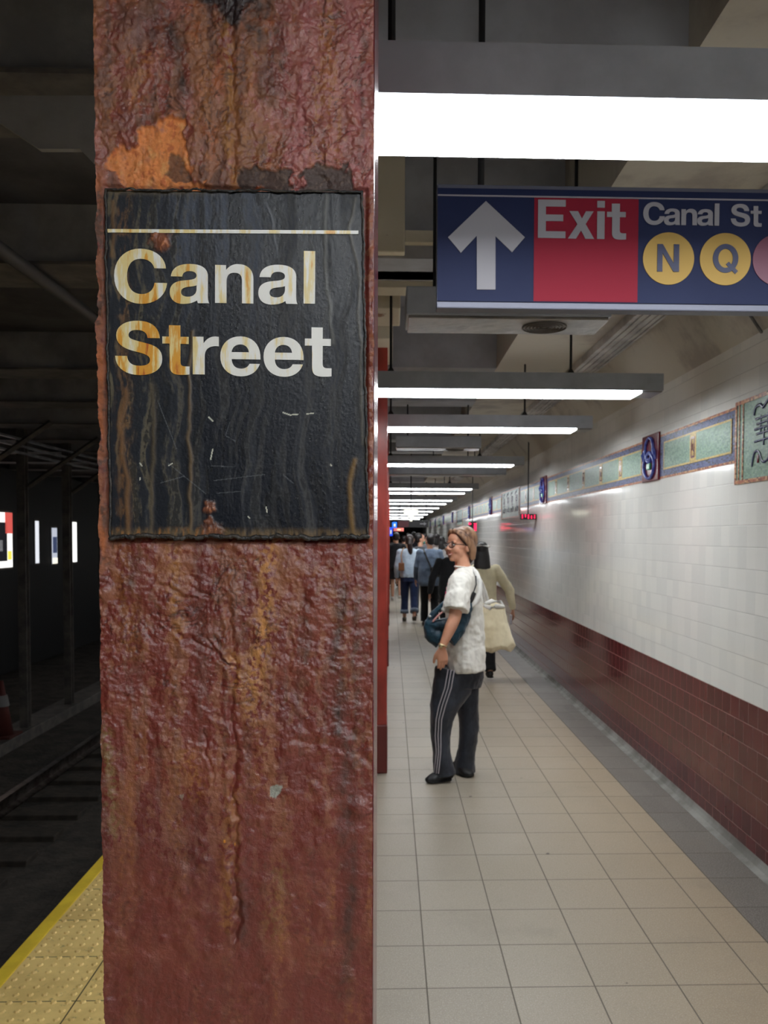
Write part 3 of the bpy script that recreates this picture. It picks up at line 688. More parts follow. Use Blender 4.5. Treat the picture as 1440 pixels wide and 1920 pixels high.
# roughness: gloss paint / dull rust
RO = .17 + .30*np.clip(rust*rust_amt, 0, 1) + .12*sm(fine, -.1, .4)
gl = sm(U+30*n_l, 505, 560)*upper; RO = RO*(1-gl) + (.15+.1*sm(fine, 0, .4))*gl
RO = np.clip(RO + .45*np.maximum.reduce([orange, dk, lf, np.clip(r1, 0, 1)]) + .12*sm(V, 1400, 1700), .16, .92)
PX = X + (np.where(gx < gx.mean(), 1, 0)[None, :])*0
eL = np.exp(-((U-186)/5)**2); eR = np.exp(-((699-U)/5)**2)
amp = .0006 + .0022*sm(V, 300, 380)*(1-sm(V, 1030, 1120)) + .0007*sm(V, 1030, 1100)
PX = X - eL*amp*(fbm(X*0+3, Z*26, 81, 6, .65)*2.6) + eR*amp*.6*(fbm(X*0+8, Z*30, 82, 6, .65)*2.4)
PY = -H/1000. + (eL**3)*.004*0
M['rusty'] = attr_mat('corroded_oxblood_paint', (230, .5, .0024, (1, 1, .6)), .8)
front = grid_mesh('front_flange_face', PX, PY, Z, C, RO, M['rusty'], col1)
front['label'] = 'blistered rust streaked front face'
# steel behind the face
bm = bmesh.new(); box(bm, xl+.001, xr-.001, .012, .03, 0.10, 3.4); mk('front_flange', bm, M['redpaint'], col1)
bm = bmesh.new(); box(bm, xl, xr, -.004, .0035, 0.10, 1.00, bevel=.001); box(bm, xl, xr, -.004, .0035, z1, 3.4, bevel=.001); mk('front_flange_cover', bm, M['redpaint'], col1)
M['redgloss'] = simple('dark_red_gloss_enamel', srgb(112, 40, 46), .16, c2=srgb(92, 32, 40), nscale=30, bump=(60, .4, .003))
bm = bmesh.new(); box(bm, xl+.02, xr+.0008, .03, .30, .10, 3.4, bevel=.004); mk('side_plate', bm, M['redgloss'], col1)
bm = bmesh.new(); box(bm, xl-.02, xr+.02, -.03, .33, 0, .30, bevel=.012); mk('base', bm, M['redpaint'], col1)

# ------------------------------------------------------------------ station name sign on the column
PS = PYF-.006
p_tl, p_tr, p_br, p_bl = at(199, 357, PS), at(679, 361, PS), at(690, 1008, PS), at(209, 1006, PS)
sg = empty('station_name_sign', (0, PS, 0)); tag(sg, 'weathered black enamel sign reading Canal Street bolted to the rusty column', 'sign')
sx = np.linspace(0, 1, 400); sz = np.linspace(0, 1, 540); SU, SV = np.meshgrid(sx, sz)
bot = [np.array(p_bl), np.array(p_br)]; top = [np.array(p_tl), np.array(p_tr)]
Pq = (bot[0][None, None]*(1-SU[..., None])+bot[1][None, None]*SU[..., None])*(1-SV[..., None]) + (top[0][None, None]*(1-SU[..., None])+top[1][None, None]*SU[..., None])*SV[..., None]
X, Z = Pq[..., 0], Pq[..., 2]; U = 199+SU*481+(1-SV)*10; V = 1007-SV*648
base = L3(25, 28, 36)*np.ones(X.shape+(3,))
w1 = fbm(X*8, Z*8, 101, 3)*.02
sA = fbm((X+w1)*55, Z*4, 102, 4); sB = fbm((X+w1)*120, Z*7, 103, 3); f1 = fbm(X*150, Z*60, 104, 4); f2 = fbm(X*300, Z*200, 105, 3)
left = 1-sm(U, 215, 430)
base = lay(base, L3(98, 106, 124), np.clip(sm(sA+.4*sB, -.2, .5)*(1-sm(V, 400, 700))*sm(U, 250, 340)*(1-sm(U, 440, 540))*.8, 0, 1))
base = lay(base, L3(50, 55, 66), sm(sA+.7*sB+.3*f1, .0, .45)*.6)
base = lay(base, L3(98, 90, 70), np.clip(sm(sB+.6*sA+.5*f1, .0, .36)*(.22+.78*left), 0, 1)*.8)
base = lay(base, L3(118, 84, 52), np.clip(np.exp(-((U-232+300*w1)/13)**2)*sm(f1+sB, -.15, .3)*.8, 0, 1))
base = lay(base, L3(16, 18, 24), sm(sB-.5*sA+.7*f1+.4*f2, .1, .34)*.8*sm(U, 215, 240))
base = lay(base, L3(84, 88, 92), sm(f2+.6*f1, .34, .6)*.4*(.3+.7*sm(fbm(X*9, Z*5, 120, 3), -.1, .3)))
def drip(pts, wd, c, a):
    global base, Hs
    d = seg_d(U+fbm(X*30, Z*30, 107, 2)*6, V, pts); m = np.clip(np.exp(-(d/wd)**2)*a, 0, 1); base = lay(base, L3(*c), m); Hs = Hs + .35*m
Hs = .2*f1*sm(sA+.5*sB+.15, 0, .3) + .12*f2
drip([(360, 620), (354, 700), (356, 760), (352, 820), (358, 900), (355, 1000)], 3, (104, 88, 68), .95); drip([(284, 720), (290, 800), (285, 860), (282, 1005)], 4, (84, 74, 58), .8)
drip([(612, 365), (608, 480), (618, 560), (622, 640)], 3.5, (96, 96, 92), .7); drip([(500, 380), (512, 420), (518, 480)], 2.5, (96, 100, 108), .5); drip([(669, 370), (655, 425), (672, 500), (676, 640), (680, 830)], 3, (92, 88, 80), .7)
drip([(235, 730), (225, 800), (238, 900), (240, 1000)], 5, (124, 90, 56), .7); drip([(664, 860), (655, 930), (662, 1000)], 4.5, (128, 100, 60), .8); drip([(215, 380), (210, 480)], 4, (120, 88, 52), .6)
bt = sm(V, 985, 1003); base = lay(base, L3(118, 96, 66), bt*sm(f1+1, .5, 1.2)*.8); base = lay(base, L3(158, 106, 54), bt*(1-sm(U, 380, 440))*sm(f1, 0, .3)*.8)
tp = 1-sm(V, 357, 372); base = lay(base, L3(104, 92, 72), tp*.6*(1-sm(U, 330, 450)))
for (u, v, r, a) in [(302, 452, 17, 1.), (390, 950, 11, .8), (390, 975, 8, .7), (396, 998, 18, .6)]:
    m = np.exp(-(np.hypot(U-u+fbm(X*90, Z*90, 108, 3)*14, V-v)/r)**4)*a; base = lay(base, L3(134, 82, 60), np.clip(m, 0, 1)); base = lay(base, L3(186, 120, 84), np.clip(m*sm(f1+f2, .1, .5), 0, 1)); Hs = Hs + 2.0*m*(1+f1)
for (p, q) in [((530, 771), (545, 776)), ((545, 775), (558, 774)), ((575, 773), (587, 772)), ((316, 872), (322, 868)), ((262, 868), (266, 873)), ((262, 895), (262, 899)), ((390, 780), (398, 788)), ((464, 968), (467, 971)), ((498, 950), (500, 960)), ((398, 840), (394, 860)), ((619, 868), (621, 871))]:
    base = lay(base, L3(205, 205, 190), (seg_d(U, V, [p, q]) < 1.1).astype(float)*.9)
for pts in [[(295, 750), (330, 840)], [(300, 905), (345, 892)], [(400, 900), (495, 888)], [(405, 924), (450, 920)], [(530, 888), (550, 905)], [(315, 868), (385, 925)], [(430, 790), (422, 815), (440, 825)], [(395, 872), (440, 874)]]:
    base = lay(base, L3(104, 108, 112), (seg_d(U, V, pts) < .7).astype(float)*.55)
ros = np.clip(.24 + .28*sm(sA+.5*sB, -.1, .4) + .2*left, .18, .8)
M['signface'] = attr_mat('weathered_black_enamel', (420, .3, .0009), .35)
grid_mesh('sign_plate', X, -Hs/1000., Z, base, ros, M['signface'], sg)
M['caulk'] = simple('black_sealant', srgb(30, 31, 33), .4, c2=srgb(58, 52, 46), nscale=60, bump=(120, .8, .004))
bm = bmesh.new(); prism(bm, [(p.x, p.z) for p in (p_tl, p_tr, p_br, p_bl)], 'y', .0006, .0055); mk('back_plate', bm, M['caulk'], sg)
def caulk(px, amp, r0, seed):
    bm = bmesh.new(); pts = []; rr = []; n = 150
    for k in range(n):
        t = k/(n-1); p = px[0].lerp(px[1], t); s = seed+k*.37
        nz_ = math.sin(s*.43)*.5+math.sin(s*1.31+1)*.35+math.sin(s*2.7)*.15+random.uniform(-.35, .35)
        d = (px[1]-px[0]).normalized(); nrm = Vector((-d.z, 0, d.x)); q = p+nrm*nz_*amp
        pts.append((q.x, -.002+abs(nz_)*-.001, q.z)); rr.append((r0*(.8+.5*math.sin(s*.63)*math.sin(s*.29)+random.uniform(-.2, .35)), r0*random.uniform(.7, 1.2)))
    tube(bm, pts, rr, ref=(0, 1, 0), n=7); return bm
sq = [Vector((p.x, 0, p.z)) for p in (p_tl, p_tr, p_br, p_bl)]
for k, (a, b, am, r0) in enumerate(((0, 1, .0012, .0014), (1, 2, .0010, .0016), (2, 3, .0022, .0028), (3, 0, .0010, .0017))):
    mk('sealant_bead', caulk((sq[a], sq[b]), am, r0, k*11.), M['caulk'], sg, True)
# enamel lettering with rust bleeding into it from the left
def letter_white():
    t = NT('white_enamel_rust_stained'); x, y, z = t.xyz()
    s1 = t.noise(60, None, 5, .6, (1, 1, .10)); s2 = t.noise(120, None, 5, .65, (1, 1, .3))
    edge = t.math('MULTIPLY', t.math('SUBTRACT', x, p_tl.x), 3.1)        # 0 at left .. 1 at right
    s1 = t.math('ADD', t.math('MULTIPLY', t.math('SUBTRACT', s1, .5), 2.4), .44)
    th = t.math('SUBTRACT', t.math('ADD', s1, t.math('MULTIPLY', t.math('SUBTRACT', s2, .5), .6)), t.math('MULTIPLY', edge, .46))
    c = t.mix(t.sstep(th, .16, .38), srgb(238, 237, 232), srgb(232, 212, 150))
    c = t.mix(t.sstep(th, .44, .58), c, srgb(222, 160, 62))
    c = t.mix(t.sstep(th, .66, .80), c, srgb(190, 100, 44))
    t.bump(s2, .15, .001)
    return t.fin(c, .3, 0., .5)
M['enamel_letter'] = letter_white()
def px_place(ch, px, py): q = at(px, py, PS-.002); glyph(ch, q.x, q.z, MPU, M['enamel_letter'], sg, -.0010, .0005).rotation_euler = (0, R(.38), 0)
MPU = (at(601, 600, PS).x-at(501, 600, PS).x)/100/7.2
for ch, px, py in (('C', 213.6, 566.7), ('a', 317.9, 567), ('n', 402.9, 567.5), ('a', 484, 568.3), ('l', 569.1, 568.8)): px_place(ch, px, py)
for ch, px, py in (('S', 215.4, 700.7), ('t', 304, 701), ('r', 361.1, 701.5), ('e', 412.7, 702.8), ('e', 493.8, 703.7), ('t', 571.1, 704.5)): px_place(ch, px, py)
q = [at(197.5, 430, PS), at(672, 433, PS), at(672, 439.5, PS), at(197.5, 436.5, PS)]
bm = bmesh.new(); prism(bm, [(p.x, p.z) for p in q], 'y', -.0012, -.0006); mk('stripe', bm, M['enamel_letter'], sg)

# ------------------------------------------------------------------ other columns of the row
def column(y, label):
    t = empty('steel_column', (0, y, 0)); tag(t, label, 'column', 'oxblood columns along the platform')
    xa, xb = -.345, -.022
    bm = bmesh.new(); box(bm, xa, xb, 0, .03, .33, 3.05, bevel=.004); mk('front_flange', bm, M['redpaint'], t)
    bm = bmesh.new(); box(bm, xa, xb, .27, .30, .33, 3.05, bevel=.004); mk('rear_flange', bm, M['redpaint'], t)
    bm = bmesh.new(); box(bm, xa+.03, xb-.008, .03, .27, .33, 3.05); mk('web_casing', bm, M['redpaint'], t)
    bm = bmesh.new(); box(bm, xa-.012, xb+.004, -.02, .32, 0, .335, bevel=.01); mk('base', bm, simple('oxblood_base_paint', srgb(104, 38, 34), .35, bump=(20, .4, .004)), t)
column(5.54, 'smooth bright oxblood column with a boxy base just behind the rusty one')
for i, y in enumerate((10.12, 14.7, 19.3, 23.9)): column(y, ['third column, its base showing as a sliver past the second one', 'fourth column of the row, hidden behind the third', 'fifth column of the row, near the crowd', 'sixth column of the row, near the crowd'][i])

# ================================================================== HANGING EXIT SIGN
EY = 2.2
es = empty('hanging_exit_sign', (0, EY, 0)); tag(es, 'hanging blue black sign reading Exit, Canal St, N and Q with an up arrow', 'sign')
M['navy'] = simple('navy_enamel', srgb(24, 32, 64), .6, c2=srgb(28, 36, 68), nscale=3, spec=.2); M['navy2'] = simple('navy_strip', srgb(38, 44, 74), .4)
M['swhite'] = simple('sign_white', srgb(140, 138, 144), .6, spec=.2); M['sred'] = simple('sign_red', srgb(124, 26, 44), .6, spec=.15); M['syel'] = simple('sign_yellow', srgb(168, 138, 76), .6, spec=.2); M['smar'] = simple('sign_maroon_bullet', srgb(104, 54, 74), .45)  # white, red and yellow darkened to stand in for the weak light there
A = at(820, 352, EY); B = at(818.5, 564, EY); x0 = A.x; zt = A.z; zb = B.z; x1 = 1.25
bm = bmesh.new(); box(bm, x0, x1, .004, .05, zb-.018, zt+.012, bevel=.003); mk('housing', bm, simple('sign_case_grey', srgb(96, 98, 112), .45, .3), es)
lz = at(820, 366, EY).z
bm = bmesh.new(); box(bm, x0+.001, x1-.001, 0, .0039, zb, zt); mk('face_panel', bm, M['navy'], es)
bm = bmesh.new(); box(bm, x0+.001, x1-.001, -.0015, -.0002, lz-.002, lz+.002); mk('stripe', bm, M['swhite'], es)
ra, rb_ = at(1001, 470, EY).x, at(1196, 470, EY).x
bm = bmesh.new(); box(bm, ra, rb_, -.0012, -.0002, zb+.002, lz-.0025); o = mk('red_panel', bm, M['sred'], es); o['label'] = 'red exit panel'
ap = [(911, 377), (984, 445), (960, 473), (929, 443), (929, 543), (894, 543), (894, 442), (864, 474), (840, 445)]
pp = [at(a, b, EY-.002) for a, b in ap]
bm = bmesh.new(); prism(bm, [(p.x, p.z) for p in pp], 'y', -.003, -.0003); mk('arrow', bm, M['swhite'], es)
mpp = (at(1101, 450, EY).x-at(1001, 450, EY).x)/100
def pxg(ch, px, py, cap_px, mat, y=-.0024):
    q = at(px, py, EY); return glyph(ch, q.x, q.z, mpp*cap_px/703., mat, es, y, .0014)
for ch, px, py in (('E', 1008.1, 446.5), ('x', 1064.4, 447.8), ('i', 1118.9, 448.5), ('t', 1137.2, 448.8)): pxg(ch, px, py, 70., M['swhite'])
k = 245/1440.
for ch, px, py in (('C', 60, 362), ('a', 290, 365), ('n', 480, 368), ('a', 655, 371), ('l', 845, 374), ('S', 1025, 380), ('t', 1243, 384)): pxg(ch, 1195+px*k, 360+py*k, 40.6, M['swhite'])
def bullet(cx, cy, r, mat, name='route_bullet'):
    c = at(cx, cy, EY); bm = bmesh.new(); cyl(bm, (c.x, -.0016, c.z), r*mpp, .0026, 'y', 48); return mk(name, bm, mat, es)
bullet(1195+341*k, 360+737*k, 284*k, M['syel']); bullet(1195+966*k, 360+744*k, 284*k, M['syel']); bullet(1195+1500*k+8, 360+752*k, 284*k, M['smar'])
navyl = simple('navy_print', srgb(34, 40, 74), .45)
pxg('N', 1195+212*k, 360+882*k, 299*k, navyl, -.0042); pxg('Q', 1195+823*k, 360+884*k, 299*k, navyl, -.0042)
for x, zz in ((x0+.12, 3.42), (x1-.12, CZ)):
    bm = bmesh.new(); cyl(bm, (x, .03, (zt+zz)/2), .009, zz-zt-.004, n=10); mk('hanger_rod', bm, M['black'], es)
# ================================================================== MOSAIC FRIEZE ON THE WALL
def wbox(bm, ya, yb, za, zb_, t0=.0, t1=.004): box(bm, WX-t1, WX-t0, ya, yb, za, zb_)
def ring(bm, ya, yb, za, zb_, w_, t0, t1):
    wbox(bm, ya, yb, za, za+w_, t0, t1); wbox(bm, ya, yb, zb_-w_, zb_, t0, t1)
    wbox(bm, ya, ya+w_, za+w_, zb_-w_, t0, t1); wbox(bm, yb-w_, yb, za+w_, zb_-w_, t0, t1)
def panel(ya, yb, syms, label):
    t = empty('mosaic_border_panel', (WX, (ya+yb)/2, 2.02)); tag(t, label, 'mosaic', 'mosaic border panels')
    L = lambda nm, bm, m: setattr(mk(nm, bm, m, t), 'location', (-WX, -(ya+yb)/2, -2.02))
    bm = bmesh.new(); wbox(bm, ya, yb, 2.035, 2.30, 0, .003); L('blue_field', bm, M['ms_blue'])
    bm = bmesh.new(); wbox(bm, ya, yb, 2.02, 2.0345, 0, .003); wbox(bm, ya, yb, 2.3005, 2.315, 0, .003); L('terracotta_border', bm, M['ms_rust'])
    bm = bmesh.new(); wbox(bm, ya+.05, yb-.09, 2.085, 2.25, .0032, .006); L('green_field', bm, M['ms_green'])
    bm = bmesh.new(); ring(bm, ya+.04, yb-.08, 2.075, 2.26, .011, .0032, .0068)
    for s in syms: wbox(bm, s-.05, s+.05, 2.087, 2.248, .0062, .0072)
    L('yellow_frame', bm, M['ms_yel'])
    for s in syms:
        bm = bmesh.new(); ring(bm, s-.03, s+.03, 2.105, 2.23, .012, .0074, .009)
        wbox(bm, s-.006, s+.012, 2.15, 2.19, .0074, .009); wbox(bm, s-.018, s-.006, 2.14, 2.152, .0074, .009)
        L('fret_symbol', bm, M['ms_maroon'])
def plaque(yc, label, yw=.35):
    t = empty('ceramic_plaque', (WX, yc, 2.015)); tag(t, label, 'plaque', 'maroon relief plaques')
    bm = bmesh.new(); box(bm, -.016, 0, -yw/2, yw/2, 0, .325, bevel=.004); mk('backing', bm, M['ms_maroon'], t)
    bm = bmesh.new()
    for cz, ry, rz in ((.225, .085, .075), (.105, .11, .085), (.165, .05, .035)):
        pts = [(-.022, math.cos(a)*ry, cz+math.sin(a)*rz) for a in [j*math.pi/12 for j in range(25)]]; tube(bm, pts, [.011]*25, ref=(1, 0, 0), n=8, cap=False)
    for s in (-1, 1): tube(bm, [(-.02, s*.09, .22), (-.026, s*.12, .19), (-.02, s*.13, .15)], [.012, .016, .008], n=8)
    mk('interlaced_rings', bm, M['cobalt'], t, True)
    bm = bmesh.new(); box(bm, -.03, -.016, -.035, .035, .08, .125, bevel=.006); mk('centre_bead', bm, M['jade'], t)
def mural(ya, yb, label, dull=False):
    t = empty('mosaic_mural', (WX, (ya+yb)/2, 1.905)); tag(t, label, 'mosaic', 'large mosaic murals')
    yc = (ya+yb)/2; za, zz = 1.905, 2.335
    L = lambda nm, bm, m, sm_=False: setattr(mk(nm, bm, m, t, sm_), 'location', (-WX, -yc, -1.905))
    bm = bmesh.new(); wbox(bm, ya, yb, za, zz, 0, .0035); L('green_field', bm, M['ms_green'])
    bm = bmesh.new(); ring(bm, ya, yb, za, zz, .02, .0037, .0065)
    for s in (yb-.055, yb-.10, ya+.045, ya+.09): wbox(bm, s, s+.012, za+.021, zz-.021, .0037, .0065)
    L('terracotta_border', bm, M['ms_rust'])
    # generic brush strokes, invented for this stand-in
    for c in np.arange(yb-.34, ya+.2, -.42):
        bm = bmesh.new()
        def st(pts, r=.009):
            q = [pts[0]]+list(pts)+[pts[-1]]; o_ = []
            for i_ in range(1, len(q)-2):
                for t_ in (0, .25, .5, .75): o_.append(tuple(.5*((2*q[i_][j])+(-q[i_-1][j]+q[i_+1][j])*t_+(2*q[i_-1][j]-5*q[i_][j]+4*q[i_+1][j]-q[i_+2][j])*t_*t_+(-q[i_-1][j]+3*q[i_][j]-3*q[i_+1][j]+q[i_+2][j])*t_**3) for j in (0, 1)))
            o_.append(pts[-1]); tube(bm, [(WX-.006, c+a, b) for a, b in o_], [(r*.35, r)]*len(o_), ref=(1, 0, 0), n=8)
        st([(.12, 2.24), (.10, 2.275), (.05, 2.28), (.02, 2.265), (-.04, 2.30)])
        for z, a, b in ((2.215, .10, -.09), (2.19, .09, -.08), (2.165, .11, -.10), (2.14, .09, -.08), (2.105, .11, -.09)): st([(a, z), (b, z+.004)], .006)
        st([(.045, 2.23), (.045, 2.14)], .005); st([(-.03, 2.23), (-.03, 2.15)], .005); st([(.01, 2.165), (.01, 2.08)], .006)
        st([(.135, 1.985), (.11, 2.05), (.06, 2.05), (.02, 2.0), (-.04, 2.01), (-.05, 2.08)], .007); st([(-.05, 2.02), (-.09, 1.995), (-.13, 2.02), (-.12, 2.06), (-.09, 2.05)], .007)
        L('brush_strokes', bm, M['ink'], True)
        bm = bmesh.new(); tube(bm, [(WX-.005, c+.07, 2.0), (WX-.005, c+.07, 2.035)], [(.003, .012)]*2, n=10); L('red_leaf', bm, M['ms_maroon'], True)
P0 = [0, 9.05, 18.1, 27.15]
for k, o in enumerate(P0):
    near = k == 0
    mural(2.35+o, 4.254+o, 'large sage green mosaic mural with blue brush strokes, nearest, at the right edge' if near else 'large mosaic mural reaching below the frieze, %s' % ['', 'second one, past the red characters', 'third from the viewer', 'fourth from the viewer'][k])
    panel(4.256+o, 5.455+o, [4.85+o], 'short blue and green mosaic border panel with a single square symbol, beside the big mural' if near else 'short mosaic border panel with one symbol, repeated far down the wall')
    plaque(5.635+o, 'maroon ceramic plaque with blue interlaced rings, the nearer and larger one' if near else 'maroon plaque with blue rings far down the wall')
    panel(5.815+o, 9.42+o, [6.39+o, 6.99+o, 7.62+o, 8.28+o, 8.89+o], 'long mosaic border panel running between two maroon plaques, several square symbols' if near else 'long mosaic border panel between two plaques far down the wall')
    plaque(9.63+o, 'maroon ceramic plaque with blue rings, second one along the frieze' if near else 'maroon plaque with blue rings far down the wall', .4)
    panel(9.84+o, 11.395+o, [10.3+o, 10.9+o], 'mosaic border panel between the second plaque and the shaded mural' if near else 'mosaic border panel before a mural far down the wall')

# red reflection in the wall built as an added glowing display, and a small departure display farther on
M['led'] = emit('red_led', (1, .02, .10, 1), 1.6)
def led(name, loc, wdt, hgt, label, n, box_=True):
    t = empty(name, loc); tag(t, label, 'led sign')
    bm = bmesh.new(); box(bm, -wdt/2, wdt/2, .0, .06, -hgt/2, hgt/2, bevel=.006); mk('case', bm, M['black'], t)
    bm = bmesh.new(); r = random.Random(n)
    for i in range(n):
        x = -wdt*.38 + i*wdt*.76/max(1, n-1)
        for s in range(4):
            zz = -hgt*.28 + s*hgt*.18; box(bm, x-hgt*.12, x+hgt*.12, -.004, -.0005, zz, zz+hgt*.09) if r.random() < .8 else None
            if r.random() < .6: box(bm, x-hgt*.05, x+hgt*.03, -.004, -.0005, zz-.2*hgt*.2, zz+hgt*.15)
    mk('red_characters', bm, M['led'], t)
    bm = bmesh.new(); L_ = (3.42 if loc[0] < .8 else CZ-.07)-loc[2]; cyl(bm, (0, .03, (hgt/2+L_)/2), .008, L_-hgt/2, n=8); mk('hanger_rod', bm, M['black'], t); return t
p = at(991, 970, 9.6)
led('led_display', (WX-.11, 10.05, at(991, 969, 10.05).z), .20, .07, 'added dark display with glowing red characters, standing in for a reflection in the wall', 5)
led('led_display', (at(886, 989, 15.).x, 15., at(886, 989, 15.).z), .13, .22, 'dark departure display with red digits just right of the head of the woman in glasses', 2)
# far hanging sign, lit projector and small coloured signs
Y_ = 20.; a = at(746, 976, Y_); b = at(803, 989, Y_)
t = empty('direction_sign', (a.x, Y_, b.z)); tag(t, 'far dark hanging direction sign with a maroon left part and an arrow', 'sign')
bm = bmesh.new(); box(bm, 0, b.x-a.x, 0, .06, 0, a.z-b.z, bevel=.004); mk('panel', bm, M['black'], t)
bm = bmesh.new(); box(bm, 0.005, (b.x-a.x)*.36, -.004, -.0005, .01, a.z-b.z-.01); mk('maroon_panel', bm, simple('dim_maroon', srgb(84, 30, 40), .5), t)
bm = bmesh.new(); q = (b.x-a.x)*.82; prism(bm, [(q-.07, .075), (q+.03, .075), (q+.03, .045), (q+.09, .09), (q+.03, .135), (q+.03, .105), (q-.07, .105)], 'y', -.004, -.0005); mk('arrow', bm, M['swhite'], t)
for x in (.05, b.x-a.x-.05):
    bm = bmesh.new(); cyl(bm, (x, .03, (a.z-b.z+3.2-b.z)/2+.05), .012, 3.2-a.z+.1, n=8); mk('hanger_rod', bm, M['black'], t)
Y_ = 14.; a = at(757, 956, Y_); b = at(784, 977, Y_)
t = empty('emergency_light', ((a.x+b.x)/2, Y_, b.z)); tag(t, 'glowing pale yellow T shaped lamp hanging above the crowd', 'lamp')
bm = bmesh.new(); box(bm, -.12, .12, -.05, .05, .125, .195, bevel=.01); mk('lamp_head', bm, emit('pale_yellow_light', (1, 1, .82, 1), 1.3), t)
bm = bmesh.new(); cyl(bm, (0, 0, .095), .055, .055, r2=.04); cyl(bm, (0, 0, .03), .022, .07); mk('lamp_stem', bm, emit('pale_yellow_light', (1, 1, .85, 1), .9), t)
hh = 3.42-b.z; bm = bmesh.new(); cyl(bm, (0, 0, (.195+hh)/2), .01, hh-.195, n=8); mk('hanger_rod', bm, M['black'], t)
for (px0, py0, px1, py1, c, lb) in ((735.5, 979, 744, 990, (30, 110, 230), 'small blue lit sign with a pale centre over the crowd'), (729.5, 989, 736, 1005, (30, 80, 240), 'narrow deeper blue sign beside the second column'),
                               (738, 990, 757, 996, (230, 120, 110), 'small pink and cream sign above the heads')):
    Y_ = 21.+px0*.02-14.6 if py0 < 995 else 23.; a = at(px0, py0, Y_); b = at(px1, py1, Y_)
    t = empty('hanging_notice', (a.x, Y_, b.z)); tag(t, lb, 'sign')
    bm = bmesh.new(); box(bm, 0, b.x-a.x, 0, .05, 0, a.z-b.z, bevel=.003); mk('panel', bm, emit('lit_notice', srgb(*c), .55), t)
    bm = bmesh.new(); box(bm, (b.x-a.x)*.35, (b.x-a.x)*.7, -.004, -.0005, (a.z-b.z)*.25, (a.z-b.z)*.7); mk('pictogram', bm, emit('lit_mark', srgb(230, 225, 160), .5), t)
    bm = bmesh.new(); cyl(bm, ((b.x-a.x)/2, .025, (a.z-b.z+3.42-b.z)/2), .01, 3.42-a.z-.004, n=6); mk('hanger_rod', bm, M['black'], t)

# ================================================================== PEOPLE
def skin_mat(c, name='skin'): 
    t = NT(name); t.bump(t.noise(160, t.obj(), 3), .12, .001)
    t.put(t.b.inputs['Subsurface Weight'], .12); t.b.inputs['Subsurface Radius'].default_value = (.6, .25, .12); t.b.inputs['Subsurface Scale'].default_value = .01
    return t.fin(t.mix(t.noise(9, t.obj(), 3), srgb(*c), srgb(int(c[0]*.93), int(c[1]*.86), int(c[2]*.84))), .5)
def cloth(name, c, c2=None, rough=.85, sc=14, st=.5, dist=.02, stretch=(1, 1, .5)):
    c2 = c2 or tuple(int(v*.86) for v in c)
    t = NT(name); v = t.obj(); n = t.noise(sc, v, 3, .5, stretch); f = t.noise(sc*.4, v, 2, .5, (1, 1, .35))
    t.bump(t.math('ADD', n, t.math('MULTIPLY', f, 1.5)), st, dist)
    t.put(t.b.inputs['Sheen Weight'], .15)
    return t.fin(t.mix(t.sstep(t.noise(5, v, 4), .4, .65), srgb(*c), srgb(*c2)), rough, 0., .25)
def rm(o, voxel, it=4, f=.6, disp=None):
    m = o.modifiers.new('remesh', 'REMESH'); m.mode = 'VOXEL'; m.voxel_size = voxel; m.use_smooth_shade = True
    if it: s = o.modifiers.new('smooth', 'SMOOTH'); s.iterations = it; s.factor = f
    if disp:
        tx = bpy.data.textures.new('folds', 'CLOUDS'); tx.noise_scale = disp[0]; tx.noise_depth = 2
        d = o.modifiers.new('folds', 'DISPLACE'); d.texture = tx; d.strength = disp[1]; d.mid_level = .5; d.texture_coords = 'LOCAL'
    # bake so that copies and exports stay light
    dg = bpy.context.evaluated_depsgraph_get(); me = bpy.data.meshes.new_from_object(o.evaluated_get(dg)); old = o.data
    mats = list(old.materials); o.modifiers.clear(); o.data = me; me.materials.clear()
    for q in mats: me.materials.append(q)
    bpy.data.meshes.remove(old); me.polygons.foreach_set('use_smooth', [True]*len(me.polygons)); return o
V_ = Vector
def hand(bm, wrist, d, side, palm_n, s=1.0, curl=.5, thumb_dir=None):
    """wrist point, direction d of the hand, palm_n = way the palm faces, side = towards the thumb"""
    d = V_(d).normalized(); side = V_(side); side = (side - d*side.dot(d)).normalized(); pn = V_(palm_n); pn = (pn-d*pn.dot(d)-side*pn.dot(side)).normalized()
    w0 = V_(wrist)
    tube(bm, [w0, w0+d*.03*s, w0+d*.06*s, w0+d*.088*s], [(.024*s, .017*s), (.031*s, .017*s), (.038*s, .015*s), (.037*s, .013*s)], ref=side, n=14)
    for k, ln in enumerate((.068, .078, .072, .056)):
        b = w0+d*(.080 - abs(k-1.2)*.004)*s+side*((1.5-k)*.0195)*s; r = (.0088-.0006*k)*s
        p1 = b+d*ln*.42*s+pn*ln*.12*curl*s; p2 = p1+d*ln*.30*s+pn*ln*.26*curl*s; p3 = p2+d*ln*.20*s+pn*ln*.30*curl*s
        tube(bm, [b-d*.01*s, p1, p2, p3], [r*1.1, r*1.04, r*.95, r*.82], ref=side, n=10)
    b = w0+d*.022*s+side*.024*s; p1 = b+d*.030*s+side*.022*s+pn*.010*s; p2 = p1+d*.030*s+side*.006*s+pn*.012*s; p3 = p2+d*.018*s+pn*.008*s
    tube(bm, [b-side*.012*s, b, p1, p2, p3], [.013*s, .0135*s, .0115*s, .0100*s, .0085*s], ref=pn, n=10)

